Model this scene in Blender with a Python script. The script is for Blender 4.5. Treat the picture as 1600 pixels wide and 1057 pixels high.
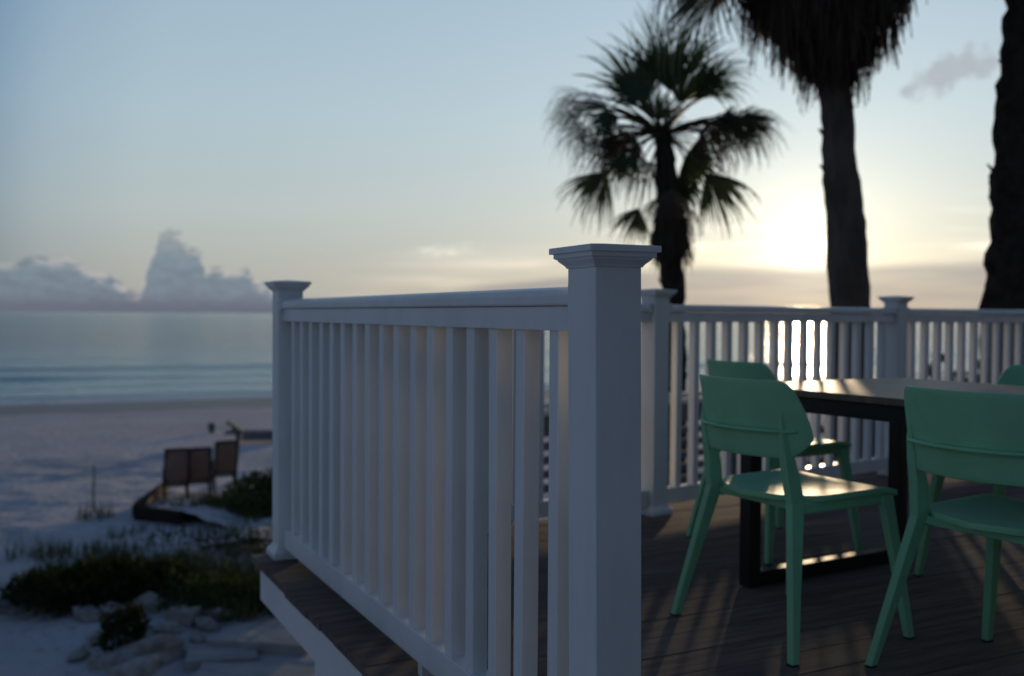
import bpy, bmesh, math, random
import numpy as np
from mathutils import Vector, Matrix, noise as mnoise

for o in list(bpy.data.objects):
    bpy.data.objects.remove(o)
sc = bpy.context.scene
COL = sc.collection
R = math.radians
rnd = random.Random(7)

# ------------------------------------------------------------------ camera
CAM_Z = 1.0
F_PX = 1556.0
cam_d = bpy.data.cameras.new('camera')
cam = bpy.data.objects.new('camera', cam_d)
COL.objects.link(cam)
cam_d.sensor_width = 36.0
cam_d.lens = F_PX / 1600.0 * 36.0
cam_d.clip_start = 0.05
cam_d.clip_end = 60000
PITCH = math.atan((528.5 - 492.5) / F_PX)
ROLL = math.atan(0.0062)
cam.matrix_world = Matrix.Translation((0, 0, CAM_Z)) @ Matrix.Rotation(R(90) - PITCH, 4, 'X') @ Matrix.Rotation(ROLL, 4, 'Z')
cam_d.dof.use_dof = True
cam_d.dof.focus_distance = 2.05
cam_d.dof.aperture_fstop = 2.8
cam_d.dof.aperture_blades = 0
sc.camera = cam
CM = cam.matrix_world.copy()


def ray(px, py):
    d = CM.to_3x3() @ Vector(((px - 800.0) / F_PX, (528.5 - py) / F_PX, -1.0))
    return d


def at(px, py, depth):
    """world point seen at a photo position, at a distance ahead (y)"""
    d = ray(px, py)
    return Vector((0, 0, CAM_Z)) + d * (depth / d.y)


def on_z(px, py, z):
    d = ray(px, py)
    return Vector((0, 0, CAM_Z)) + d * ((z - CAM_Z) / d.z)


# ------------------------------------------------------------------ sky
SUN_AZ = math.atan((1262 - 800) / F_PX)
SUN_EL = R(3.9)
SUN_DIR = Vector((math.sin(SUN_AZ) * math.cos(SUN_EL), math.cos(SUN_AZ) * math.cos(SUN_EL), math.sin(SUN_EL)))
world = bpy.data.worlds.new('World')
sc.world = world
world.use_nodes = True
wt = world.node_tree
for n in list(wt.nodes):
    wt.nodes.remove(n)


class NB:
    """tiny node-expression builder"""

    def __init__(self, nt):
        self.nt = nt

    def node(self, t, **kw):
        n = self.nt.nodes.new(t)
        for k, v in kw.items():
            setattr(n, k, v)
        return n

    def put(self, sock, v):
        if hasattr(v, 'node') or isinstance(v, bpy.types.NodeSocket):
            self.nt.links.new(v, sock)
        else:
            sock.default_value = v

    def m(self, op, a, b=None, c=None, clamp=False):
        n = self.node('ShaderNodeMath', operation=op)
        n.use_clamp = clamp
        self.put(n.inputs[0], a)
        if b is not None:
            self.put(n.inputs[1], b)
        if c is not None:
            self.put(n.inputs[2], c)
        return n.outputs[0]

    def vm(self, op, a, b=None):
        n = self.node('ShaderNodeVectorMath', operation=op)
        self.put(n.inputs[0], a)
        if b is not None:
            self.put(n.inputs[1], b)
        return n.outputs['Value'] if op in ('DOT_PRODUCT', 'LENGTH', 'DISTANCE') else n.outputs[0]

    def mix(self, f, a, b, mode='MIX'):
        n = self.node('ShaderNodeMix', data_type='RGBA', blend_type=mode)
        self.put(n.inputs['Factor'], f)
        self.put(n.inputs['A'] if False else n.inputs[6], a)
        self.put(n.inputs[7], b)
        return n.outputs[2]

    def sstep(self, v, lo, hi):
        n = self.node('ShaderNodeMapRange', interpolation_type='SMOOTHSTEP')
        self.put(n.inputs[0], v)
        self.put(n.inputs[1], lo)
        self.put(n.inputs[2], hi)
        n.inputs[3].default_value = 0.0
        n.inputs[4].default_value = 1.0
        return n.outputs[0]

    def comb(self, x, y, z):
        n = self.node('ShaderNodeCombineXYZ')
        for i, v in enumerate((x, y, z)):
            self.put(n.inputs[i], v)
        return n.outputs[0]

    def noise(self, vec, scale, detail=4.0, rough=0.55, out='Fac'):
        n = self.node('ShaderNodeTexNoise')
        self.put(n.inputs['Vector'], vec)
        n.inputs['Scale'].default_value = scale
        n.inputs['Detail'].default_value = detail
        n.inputs['Roughness'].default_value = rough
        return n.outputs[0] if out == 'Fac' else n.outputs[1]

    def ramp(self, f, stops, interp='LINEAR'):
        n = self.node('ShaderNodeValToRGB')
        self.put(n.inputs[0], f)
        cr = n.color_ramp
        cr.interpolation = interp
        while len(cr.elements) < len(stops):
            cr.elements.new(0.5)
        for e, (p, c) in zip(cr.elements, stops):
            e.position = p
            e.color = (c[0], c[1], c[2], 1) if hasattr(c, '__len__') else (c, c, c, 1)
        return n.outputs[0]

    def gauss(self, v, s):
        """exp(-(v/s)^2)"""
        q = self.m('DIVIDE', v, s)
        q = self.m('MULTIPLY', q, q)
        return self.m('EXPONENT', self.m('MULTIPLY', q, -1.0))


W = NB(wt)
SKY_STRENGTH = 0.1
K = 1.0 / SKY_STRENGTH                       # colours below are radiances
sky = W.node('ShaderNodeTexSky', sky_type='NISHITA')
sky.sun_disc = False
sky.sun_elevation = SUN_EL
sky.sun_rotation = SUN_AZ
sky.air_density = 1.0
sky.dust_density = 1.0
sky.ozone_density = 2.0
tc = W.node('ShaderNodeTexCoord').outputs['Generated']
dirn = W.vm('NORMALIZE', tc)
sep = W.node('ShaderNodeSeparateXYZ')
W.put(sep.inputs[0], dirn)
DX, DY, DZ = sep.outputs
az = W.m('ARCTAN2', DX, DY)
el = W.m('ARCSINE', DZ)
cosg = W.vm('DOT_PRODUCT', dirn, tuple(SUN_DIR))
g = W.m('ARCCOSINE', W.m('MINIMUM', cosg, 0.999999))

# clear air: Nishita, cooled by the camera's white balance, thickened by pale haze
nish = W.mix(1.0, sky.outputs[0], (0.62, 0.92, 1.45, 1), 'MULTIPLY')
hz = W.ramp(W.m('MAXIMUM', el, 0.0), [
    (0.0, (.40, .39, .395)), (.045, (.46, .455, .445)), (.10, (.51, .545, .535)), (.19, (.47, .575, .62)), (.31, (.40, .525, .62)),
    (.55, (.17, .27, .40)), (1.0, (.10, .16, .29))])
sunny = W.ramp(W.m('DIVIDE', g, math.pi), [
    (0.0, (1.26, 1.24, 1.24)), (.06, (1.18, 1.17, 1.17)), (.12, (1.13, 1.13, 1.11)), (.205, (1.03, 1.06, 1.05)), (.232, (.84, .90, .95)), (.258, (.36, .48, .64)), (.30, (.40, .48, .60)), (.45, (.42, .46, .54)), (1.0, (.31, .345, .42))])
hz = W.mix(1.0, hz, sunny, 'MULTIPLY')
hz = W.mix(1.0, hz, (K, K, K, 1), 'MULTIPLY')
clear = W.mix(0.80, nish, hz)
# warm forward glow of the low sun in the haze
gl = W.m('ADD', W.m('MULTIPLY', W.m('EXPONENT', W.m('DIVIDE', g, -0.042)), 0.55 * K), W.m('MULTIPLY', W.m('EXPONENT', W.m('DIVIDE', g, -0.015)), 1.9 * K))
gl2 = W.m('MULTIPLY', W.m('EXPONENT', W.m('DIVIDE', g, -0.13)), 0.18 * K)
core = W.m('MULTIPLY', W.gauss(g, 0.0085), 30.0 * K)
glow = W.m('ADD', gl, core)
NSE = W.vm('MULTIPLY', dirn, (1.0, 1.0, 2.2))
n_big = W.noise(NSE, 22.0, 2.0, .55)
n_fine = W.noise(NSE, 70.0, 3.0, .6)
n_streak = W.noise(W.vm('MULTIPLY', dirn, (3.0, 3.0, 34.0)), 2.6, 2.0, .55)


def curve(vec, lo, hi, pts):
    """piecewise height over azimuth: pts (photo x, height in rad)"""
    t = W.m('DIVIDE', W.m('SUBTRACT', vec, lo), hi - lo, clamp=True)
    top = max(p[1] for p in pts)
    st = [(max(0, min(1, (math.atan((x - 800) / F_PX) - lo) / (hi - lo))), h / top) for x, h in pts]
    return W.m('MULTIPLY', W.ramp(t, st), top)


def elpx(x, y):
    h = 487.8 + 0.0062 * x
    return max(0.0, (h - y) / F_PX * math.cos(math.atan((x - 800) / F_PX)))


warp = W.m('MULTIPLY', W.m('SUBTRACT', n_fine, .5), .013)
az_w = W.m('ADD', az, warp)
# low stratus bank under the sun
bank_h = curve(az, -.30, .75, [(x, elpx(x, y)) for x, y in (
    (540, 486), (600, 470), (700, 455), (860, 432), (960, 424), (1090, 416), (1290, 419), (1380, 414), (1470, 410), (1600, 404), (1900, 420))])
bank_h = W.m('ADD', bank_h, W.m('MULTIPLY', W.m('SUBTRACT', n_streak, .5), .010))
bank = W.m('MULTIPLY', W.sstep(W.m('SUBTRACT', bank_h, el), -.006, .010), W.ramp(n_streak, [(.30, .72), (.62, 1.0)]))
bank = W.m('MULTIPLY', bank, W.sstep(az, -.20, -.02))
bank_rim = W.m('MULTIPLY', W.gauss(W.m('SUBTRACT', W.m('SUBTRACT', el, bank_h), .010), .011), W.sstep(az, -.24, -.04))
bank_rim = W.m('MULTIPLY', bank_rim, W.sstep(n_streak, .3, .75))
# thin streaks higher up, near the sun
st_m = W.m('MULTIPLY', W.sstep(n_streak, .52, .74), W.gauss(W.m('SUBTRACT', el, .068), .030))
st_m = W.m('MULTIPLY', st_m, W.sstep(az, .0, .2))
# the bright wisp left of the sun
wis_az = W.m('SUBTRACT', az, math.atan((694 - 800) / F_PX))
wis_el = W.m('SUBTRACT', W.m('SUBTRACT', el, elpx(694, 392)), W.m('MULTIPLY', wis_az, .10))
wisp = W.m('MULTIPLY', W.m('MULTIPLY', W.gauss(wis_az, .028), W.gauss(wis_el, .0048)), W.ramp(n_fine, [(.38, .25), (.6, 1.0)]))
veil = W.m('MULTIPLY', W.m('MULTIPLY', W.gauss(W.m('SUBTRACT', wis_az, .02), .085), W.gauss(W.m('ADD', wis_el, .014), .014)), W.ramp(n_streak, [(.35, .3), (.65, 1.0)]))

base_sky = W.mix(1.0, clear, W.mix(W.m('MULTIPLY', 1.0, 1.0), (0, 0, 0, 1), (1.0, .90, .74, 1)), 'MULTIPLY') if False else clear


def add_light(col, fac, rgb):
    n = W.node('ShaderNodeVectorMath', operation='MULTIPLY_ADD')
    W.put(n.inputs[0], W.comb(fac, fac, fac))
    n.inputs[1].default_value = rgb
    W.put(n.inputs[2], col)
    return n.outputs[0]


s = add_light(clear, gl2, (1.0, .86, .66))
s = add_light(s, W.m('MULTIPLY', st_m, .30 * K), (1.0, .84, .72))
s = add_light(s, W.m('MULTIPLY', bank_rim, .22 * K), (1.0, .70, .52))
s = add_light(s, W.m('MULTIPLY', wisp, .32 * K), (1.0, .90, .72))
s = add_light(s, W.m('MULTIPLY', veil, .16 * K), (1.0, .72, .58))
bank_col = W.mix(.55, W.mix(1.0, s, (.60, .60, .66, 1), 'MULTIPLY'), (.36 * K, .335 * K, .35 * K, 1))
s = W.mix(W.m('MULTIPLY', bank, .92), s, bank_col)
glow = W.m('MULTIPLY', glow, W.m('SUBTRACT', 1.0, W.m('MULTIPLY', bank, .66)))
s = add_light(s, glow, (1.0, .88, .66))

# cumulus along the horizon on the left
top_pts = [(-260, elpx(-260, 452)), (-120, elpx(-120, 425)), (0, elpx(0, 408)), (22, elpx(22, 409)), (36, elpx(36, 400)), (70, elpx(70, 400)),
           (82, elpx(82, 406)), (110, elpx(110, 402)), (130, elpx(130, 416)), (150, elpx(150, 431)), (172, elpx(172, 429)),
           (192, elpx(192, 446)), (214, elpx(214, 462)), (228, elpx(228, 440)), (234, elpx(234, 402)), (245, elpx(245, 385)),
           (247, elpx(247, 359)), (262, elpx(262, 353)), (282, elpx(282, 361)), (288, elpx(288, 384)), (306, elpx(306, 389)),
           (316, elpx(316, 398)), (320, elpx(320, 424)), (338, elpx(338, 414)), (352, elpx(352, 427)), (384, elpx(384, 420)),
           (392, elpx(392, 436)), (430, elpx(430, 452)), (520, elpx(520, 482)), (760, .0)]
cum_h = curve(az_w, -.62, -.02, top_pts)
cum_h = W.m('ADD', cum_h, W.m('MULTIPLY', W.m('SUBTRACT', n_big, .5), .012))
# elsewhere round the horizon the same kind of low bank goes on
ring_h = W.m('MULTIPLY', W.sstep(W.noise(W.comb(DX, DY, 0.0), 3.5, 1.0), .42, .75), .05)
ring_h = W.m('MULTIPLY', ring_h, W.sstep(W.m('ABSOLUTE', W.m('SUBTRACT', az, .06)), .60, .75))
cum_h = W.m('MAXIMUM', cum_h, W.m('ADD', ring_h, W.m('MULTIPLY', W.m('SUBTRACT', n_big, .5), .01)))
dpt = W.m('SUBTRACT', cum_h, el)
cum = W.sstep(dpt, -.0022, .0042)
cum = W.m('MULTIPLY', cum, W.sstep(cum_h, .004, .016))
lit = W.m('MULTIPLY', W.m('SUBTRACT', 1.0, W.sstep(dpt, .001, .012)), W.sstep(n_fine, .36, .56))
lit = W.m('MULTIPLY', lit, W.sstep(az, -.60, -.36))
body = W.ramp(W.m('MULTIPLY', el, 10.0), [(0.0, (.165 * K, .190 * K, .235 * K)), (.2, (.175 * K, .220 * K, .275 * K)), (.5, (.195 * K, .255 * K, .305 * K)), (1.0, (.29 * K, .325 * K, .345 * K))])
body = W.mix(1.0, body, W.ramp(n_fine, [(.3, .86), (.7, 1.12)]), 'MULTIPLY')
cum_col = W.mix(W.m('MULTIPLY', lit, .62), body, (.70 * K, .63 * K, .57 * K, 1))
s = W.mix(W.m('MULTIPLY', cum, W.m('SUBTRACT', .93, W.m('MULTIPLY', W.sstep(el, .045, .09), .38))), s, cum_col)

# small grey cloud up on the right, with ragged ends
ca, ce = math.atan((1483 - 800) / F_PX), elpx(1483, 122)
u = W.m('DIVIDE', W.m('SUBTRACT', az, ca), .033)
v = W.m('DIVIDE', W.m('SUBTRACT', W.m('SUBTRACT', el, ce), W.m('MULTIPLY', W.m('SUBTRACT', az, ca), .28)), .017)
rr = W.m('ADD', W.m('MULTIPLY', u, u), W.m('MULTIPLY', v, v))
n_c = W.noise(dirn, 42.0, 3.0, .6)
puff = W.sstep(W.m('SUBTRACT', n_c, W.m('MULTIPLY', rr, .16)), .22, .46)
s = W.mix(W.m('MULTIPLY', puff, .74), s, W.mix(n_fine, (.34 * K, .37 * K, .41 * K, 1), (.50 * K, .53 * K, .56 * K, 1)))
# dull band of sea haze right on the horizon
band = W.m('MULTIPLY', W.m('SUBTRACT', 1.0, W.sstep(el, .002, .020)), W.sstep(g, .25, .50))
s = W.mix(W.m('MULTIPLY', band, .85), s, (.135 * K, .15 * K, .195 * K, 1))
bg = W.node('ShaderNodeBackground')
W.put(bg.inputs[0], s)
bg.inputs[1].default_value = SKY_STRENGTH
wo = W.node('ShaderNodeOutputWorld')
wt.links.new(bg.outputs[0], wo.inputs[0])
world.cycles.sampling_method = 'NONE'

# ------------------------------------------------------------------ sun
sun_d = bpy.data.lights.new('sun', 'SUN')
sun_d.energy = 2.0          # veiled by haze, so its disc is spread
sun_d.angle = R(1.5)
sun_d.color = (1.0, .74, .46)
sun = bpy.data.objects.new('sun', sun_d)
sun.rotation_euler = (-SUN_DIR).to_track_quat('-Z', 'Y').to_euler()
sun.location = SUN_DIR * 50
COL.objects.link(sun)

# ------------------------------------------------------------------ view
vs = sc.view_settings
vs.view_transform = 'Standard'
vs.look = 'None'
vs.gamma = 1.0
vs.use_curve_mapping = False
vs.exposure = 0.0
sc.cycles.max_bounces = 6
sc.cycles.diffuse_bounces = 3
sc.cycles.glossy_bounces = 3
sc.cycles.caustics_reflective = False
sc.cycles.caustics_refractive = False
sc.cycles.sample_clamp_indirect = 4.0
sc.cycles.use_denoising = True

# ------------------------------------------------------------------ helpers
MATS = {}


def mat(name, col, rough=.5, spec=.5, var=.0, vscale=8.0, bump=0.0, bscale=60.0, col2=None, metallic=0.0, stretch=None, obj_rand=0.0, thin=0.0):
    m = bpy.data.materials.new(name)
    m.use_nodes = True
    nt = m.node_tree
    B = NB(nt)
    p = nt.nodes['Principled BSDF']
    p.inputs['Roughness'].default_value = rough
    p.inputs['Specular IOR Level'].default_value = spec
    p.inputs['Metallic'].default_value = metallic
    co = B.node('ShaderNodeTexCoord').outputs['Object']
    if stretch:
        co = B.vm('MULTIPLY', co, stretch)
    base = (col[0], col[1], col[2], 1)
    if var or col2 is not None:
        nz = B.noise(co, vscale, 6.0, .6)
        c2 = col2 if col2 is not None else tuple(c * (1 - var) for c in col)
        base = B.mix(B.sstep(nz, .35, .68), base, (c2[0], c2[1], c2[2], 1))
    if obj_rand:
        oi = B.node('ShaderNodeObjectInfo').outputs['Random']
        k = B.m('ADD', B.m('MULTIPLY', oi, 2 * obj_rand), 1 - obj_rand)
        base = B.mix(1.0, base, B.comb(k, k, k), 'MULTIPLY')
    B.put(p.inputs['Base Color'], base)
    if var or bump:
        rz = B.noise(co, vscale * 2.3, 4.0, .6)
        B.put(p.inputs['Roughness'], B.m('ADD', rough - .06, B.m('MULTIPLY', rz, .12)))
    if bump:
        b = B.node('ShaderNodeBump')
        b.inputs['Strength'].default_value = bump
        b.inputs['Distance'].default_value = .01
        B.put(b.inputs['Height'], B.noise(co, bscale, 5.0, .6))
        nt.links.new(b.outputs[0], p.inputs['Normal'])
    if thin:
        tr = B.node('ShaderNodeBsdfTranslucent')
        B.put(tr.inputs[0], base)
        mx = B.node('ShaderNodeMixShader')
        mx.inputs[0].default_value = thin
        nt.links.new(p.outputs[0], mx.inputs[1])
        nt.links.new(tr.outputs[0], mx.inputs[2])
        nt.links.new(mx.outputs[0], nt.nodes['Material Output'].inputs[0])
    MATS[name] = m
    return m


def mesh_obj(name, verts, faces, m, parent=None, smooth=False, loc=None):
    me = bpy.data.meshes.new(name)
    me.from_pydata([tuple(v) for v in verts], [], faces)
    if smooth:
        me.polygons.foreach_set('use_smooth', [True] * len(me.polygons))
    me.update()
    if m is not None:
        me.materials.append(m)
    return link(name, me, parent, loc)


def link(name, me, parent=None, loc=None):
    o = bpy.data.objects.new(name, me)
    COL.objects.link(o)
    if parent is not None:
        o.parent = parent
    if loc is not None:
        o.location = loc
    return o


def empty(name, loc=(0, 0, 0), rz=0.0):
    o = bpy.data.objects.new(name, None)
    o.location = loc
    o.rotation_euler = (0, 0, rz)
    o.empty_display_size = .1
    COL.objects.link(o)
    return o


def tag(o, label=None, cat=None, group=None, kind=None):
    if label:
        o['label'] = label
    if cat:
        o['category'] = cat
    if group:
        o['group'] = group
    if kind:
        o['kind'] = kind
    return o


class MB:
    def __init__(self):
        self.v, self.f = [], []

    def add(self, vs, fs):
        n = len(self.v)
        self.v += [tuple(v) for v in vs]
        self.f += [tuple(i + n for i in q) for q in fs]
        return self

    def box(self, c, d, M=None):
        x, y, z = d[0] / 2, d[1] / 2, d[2] / 2
        vs = [Vector((sx * x, sy * y, sz * z)) for sz in (-1, 1) for sx, sy in ((-1, -1), (1, -1), (1, 1), (-1, 1))]
        if M is not None:
            vs = [M @ v for v in vs]
        vs = [v + Vector(c) for v in vs]
        return self.add(vs, [(3, 2, 1, 0), (4, 5, 6, 7), (0, 1, 5, 4), (1, 2, 6, 5), (2, 3, 7, 6), (3, 0, 4, 7)])

    def bar(self, a, b, w, t, w2=None, t2=None, up=(0, 0, 1)):
        """tapered rectangular bar from a to b; w along side axis, t along the other"""
        a, b = Vector(a), Vector(b)
        w2 = w if w2 is None else w2
        t2 = t if t2 is None else t2
        ax = (b - a).normalized()
        s = ax.cross(Vector(up))
        if s.length < 1e-4:
            s = ax.cross(Vector((0, 1, 0)))
        s.normalize()
        q = s.cross(ax)
        vs = []
        for p, ww, tt in ((a, w, t), (b, w2, t2)):
            for i, j in ((-1, -1), (1, -1), (1, 1), (-1, 1)):
                vs.append(p + s * (i * ww / 2) + q * (j * tt / 2))
        return self.add(vs, [(3, 2, 1, 0), (4, 5, 6, 7), (0, 1, 5, 4), (1, 2, 6, 5), (2, 3, 7, 6), (3, 0, 4, 7)])

    def tube(self, pts, rad, n=8, cap=True):
        pts = [Vector(p) for p in pts]
        rings = []
        for i, p in enumerate(pts):
            t = (pts[min(i + 1, len(pts) - 1)] - pts[max(i - 1, 0)]).normalized()
            s = t.cross(Vector((0.13, 0.99, 0.05))).normalized()
            q = s.cross(t)
            r = rad[i] if hasattr(rad, '__len__') else rad
            rings.append([p + (s * math.cos(k * 2 * math.pi / n) + q * math.sin(k * 2 * math.pi / n)) * r for k in range(n)])
        vs = [v for rg in rings for v in rg]
        fs = []
        for i in range(len(pts) - 1):
            for k in range(n):
                a, b = i * n + k, i * n + (k + 1) % n
                fs.append((a, b, b + n, a + n))
        if cap:
            fs.append(tuple(range(n - 1, -1, -1)))
            fs.append(tuple((len(pts) - 1) * n + k for k in range(n)))
        return self.add(vs, fs)

    def square_loft(self, prof, c=(0, 0, 0)):
        """stack of square rings: prof = [(half width, z)], closed at both ends"""
        vs = []
        for h, z in prof:
            vs += [(c[0] - h, c[1] - h, c[2] + z), (c[0] + h, c[1] - h, c[2] + z), (c[0] + h, c[1] + h, c[2] + z), (c[0] - h, c[1] + h, c[2] + z)]
        fs = [(3, 2, 1, 0)]
        for i in range(len(prof) - 1):
            for k in range(4):
                a, b = i * 4 + k, i * 4 + (k + 1) % 4
                fs.append((a, b, b + 4, a + 4))
        n = (len(prof) - 1) * 4
        fs.append((n, n + 1, n + 2, n + 3))
        return self.add(vs, fs)

    def mesh(self, name, m, smooth=False):
        me = bpy.data.meshes.new(name)
        me.from_pydata(self.v, [], self.f)
        if smooth:
            me.polygons.foreach_set('use_smooth', [True] * len(me.polygons))
        me.update()
        if m is not None:
            me.materials.append(m)
        return me

    def build(self, name, m, parent=None, smooth=False, bevel=0.0, loc=None):
        o = link(name, self.mesh(name, m, smooth), parent, loc)
        if bevel:
            add_bevel(o, bevel)
        return o


def add_bevel(o, w, seg=2):
    b = o.modifiers.new('bevel', 'BEVEL')
    b.width = w
    b.segments = seg
    b.limit_method = 'ANGLE'
    b.angle_limit = R(35)
    return o


def copy_tree(root, loc=None, rz=None):
    c = root.copy()
    COL.objects.link(c)
    for ch in root.children:
        d = ch.copy()
        COL.objects.link(d)
        d.parent = c
        for gch in ch.children:
            e = gch.copy()
            COL.objects.link(e)
            e.parent = d
    if loc is not None:
        c.location = loc
    if rz is not None:
        c.rotation_euler = (0, 0, rz)
    return c


# ------------------------------------------------------------------ materials
vinyl = mat('white_vinyl', (.81, .81, .80), .36, .5, vscale=7.0, col2=(.73, .72, .70), bump=.06, bscale=160.0, stretch=(1, 1, .3), obj_rand=.025)
deckm = mat('composite_deck', (.20, .152, .127), .88, .08, vscale=3.0, col2=(.125, .097, .084), bump=.35, bscale=26.0, stretch=(1.0, 9.0, 9.0), obj_rand=.16)
fasciam = mat('painted_fascia', (.76, .76, .75), .5, .4, var=.08, vscale=3.0, bump=.08, bscale=40.0)
greenm = mat('mint_plastic', (.26, .62, .37), .50, .4, var=.10, vscale=7.0, bump=.04, bscale=260.0)
blackm = mat('black_powder_coat', (.010, .010, .011), .45, .4, var=.1, vscale=20.0, bump=.05, bscale=300.0)
tabletopm = mat('table_laminate', (.17, .125, .095), .46, .4, vscale=4.0, col2=(.12, .09, .07), bump=.05, bscale=30.0, stretch=(1, 8, 1))
rubberm = mat('black_rubber', (.02, .02, .02), .7, .3)
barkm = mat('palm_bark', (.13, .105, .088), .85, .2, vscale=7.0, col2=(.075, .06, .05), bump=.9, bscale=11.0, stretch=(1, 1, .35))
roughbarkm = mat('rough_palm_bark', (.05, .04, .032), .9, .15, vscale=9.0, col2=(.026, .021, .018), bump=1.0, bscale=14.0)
frondm = mat('palm_frond', (.055, .085, .026), .5, .4, var=.35, vscale=2.0, thin=.35)
deadm = mat('dead_frond', (.10, .078, .060), .8, .2, var=.4, vscale=2.5, thin=.3)
petiolem = mat('palm_petiole', (.09, .085, .035), .6, .3, var=.3, vscale=5.0)
leafm = mat('dune_leaf', (.060, .085, .030), .9, .05, var=.45, vscale=2.2, thin=.25)
leafdarkm = mat('dark_dune_leaf', (.042, .058, .022), .9, .05, var=.5, vscale=2.2, thin=.2)
grassm = mat('dune_grass', (.11, .13, .05), .9, .05, var=.35, vscale=1.2)
stickm = mat('grey_stick', (.16, .13, .10), .8, .2, var=.3)
rockm = mat('pale_rock', (.40, .38, .36), .85, .2, vscale=2.6, col2=(.24, .225, .21), bump=.8, bscale=9.0, obj_rand=.2)
slabm = mat('concrete_slab', (.36, .36, .36), .8, .2, vscale=3.0, col2=(.26, .26, .26), bump=.4, bscale=20.0)
timberm = mat('dark_timber', (.024, .020, .018), .8, .2, var=.35, vscale=4.0, bump=.6, bscale=25.0, stretch=(.3, 3, 3))
slingm = mat('brown_sling', (.36, .23, .19), .8, .2, var=.18, vscale=6.0, bump=.3, bscale=200.0)
chairframem = mat('dark_frame', (.045, .030, .026), .5, .4, var=.2)
loungem = mat('grey_lounger', (.18, .17, .18), .7, .2, var=.2)
boardm = mat('weathered_board', (.22, .21, .20), .8, .2, var=.3, vscale=3.0, bump=.4, bscale=20.0)
whiteboardm = mat('white_board', (.72, .72, .70), .6, .3, var=.1)
housem = mat('dark_siding', (.07, .065, .06), .75, .2, var=.2, vscale=3.0, bump=.3, bscale=20.0, stretch=(.3, 3, 3))  # walls of the unseen house, kept dark to deepen shade on the deck
panem = mat('window_pane', (.01, .012, .014), .05, .5)
stakem = mat('weathered_stake', (.24, .25, .20), .8, .2, var=.3, vscale=12.0)
screwm = mat('steel_screw', (.35, .35, .36), .4, .5, metallic=.8)
binm = mat('green_bin', (.07, .19, .13), .5, .3, var=.1)


def sand_material():
    m = bpy.data.materials.new('sand')
    m.use_nodes = True
    B = NB(m.node_tree)
    p = m.node_tree.nodes['Principled BSDF']
    pos = B.node('ShaderNodeNewGeometry').outputs['Position']
    at_ = B.node('ShaderNodeAttribute', attribute_name='wet')
    n1 = B.noise(pos, .35, 6, .6)
    n2 = B.noise(pos, 2.6, 5, .65)
    n3 = B.noise(pos, 9.0, 4, .6)
    c = B.mix(B.sstep(n1, .3, .7), (.56, .54, .56, 1), (.46, .445, .46, 1))
    c = B.mix(B.m('MULTIPLY', B.sstep(n2, .55, .8), .5), c, (.42, .38, .36, 1))
    c = B.mix(B.m('MULTIPLY', B.sstep(n3, .60, .72), .45), c, (.27, .24, .22, 1))
    c = B.mix(B.m('MULTIPLY', B.sstep(B.noise(pos, 5.2, 2, .5), .66, .74), .6), c, (.20, .17, .15, 1))
    dark_ = B.node('ShaderNodeAttribute', attribute_name='dark_ground').outputs['Fac']
    c = B.mix(B.m('MULTIPLY', B.sstep(B.m('ADD', dark_, B.m('MULTIPLY', B.m('SUBTRACT', n2, .5), .9)), .35, .75), .8), c, (.11, .09, .075, 1))  # two areas of the ground mixed toward dark brown
    wet = B.sstep(B.m('ADD', at_.outputs['Fac'], B.m('MULTIPLY', B.m('SUBTRACT', n1, .5), .5)), .35, .65)
    c = B.mix(B.m('MULTIPLY', wet, .8), c, (.19, .165, .155, 1))
    B.put(p.inputs['Base Color'], c)
    B.put(p.inputs['Roughness'], B.m('SUBTRACT', .95, B.m('MULTIPLY', wet, .45)))
    p.inputs['Specular IOR Level'].default_value = .25
    b = B.node('ShaderNodeBump')
    b.inputs['Strength'].default_value = .9
    b.inputs['Distance'].default_value = .12
    B.put(b.inputs['Height'], B.m('ADD', n2, B.m('MULTIPLY', n3, .45)))
    m.node_tree.links.new(b.outputs[0], p.inputs['Normal'])
    return m


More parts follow.
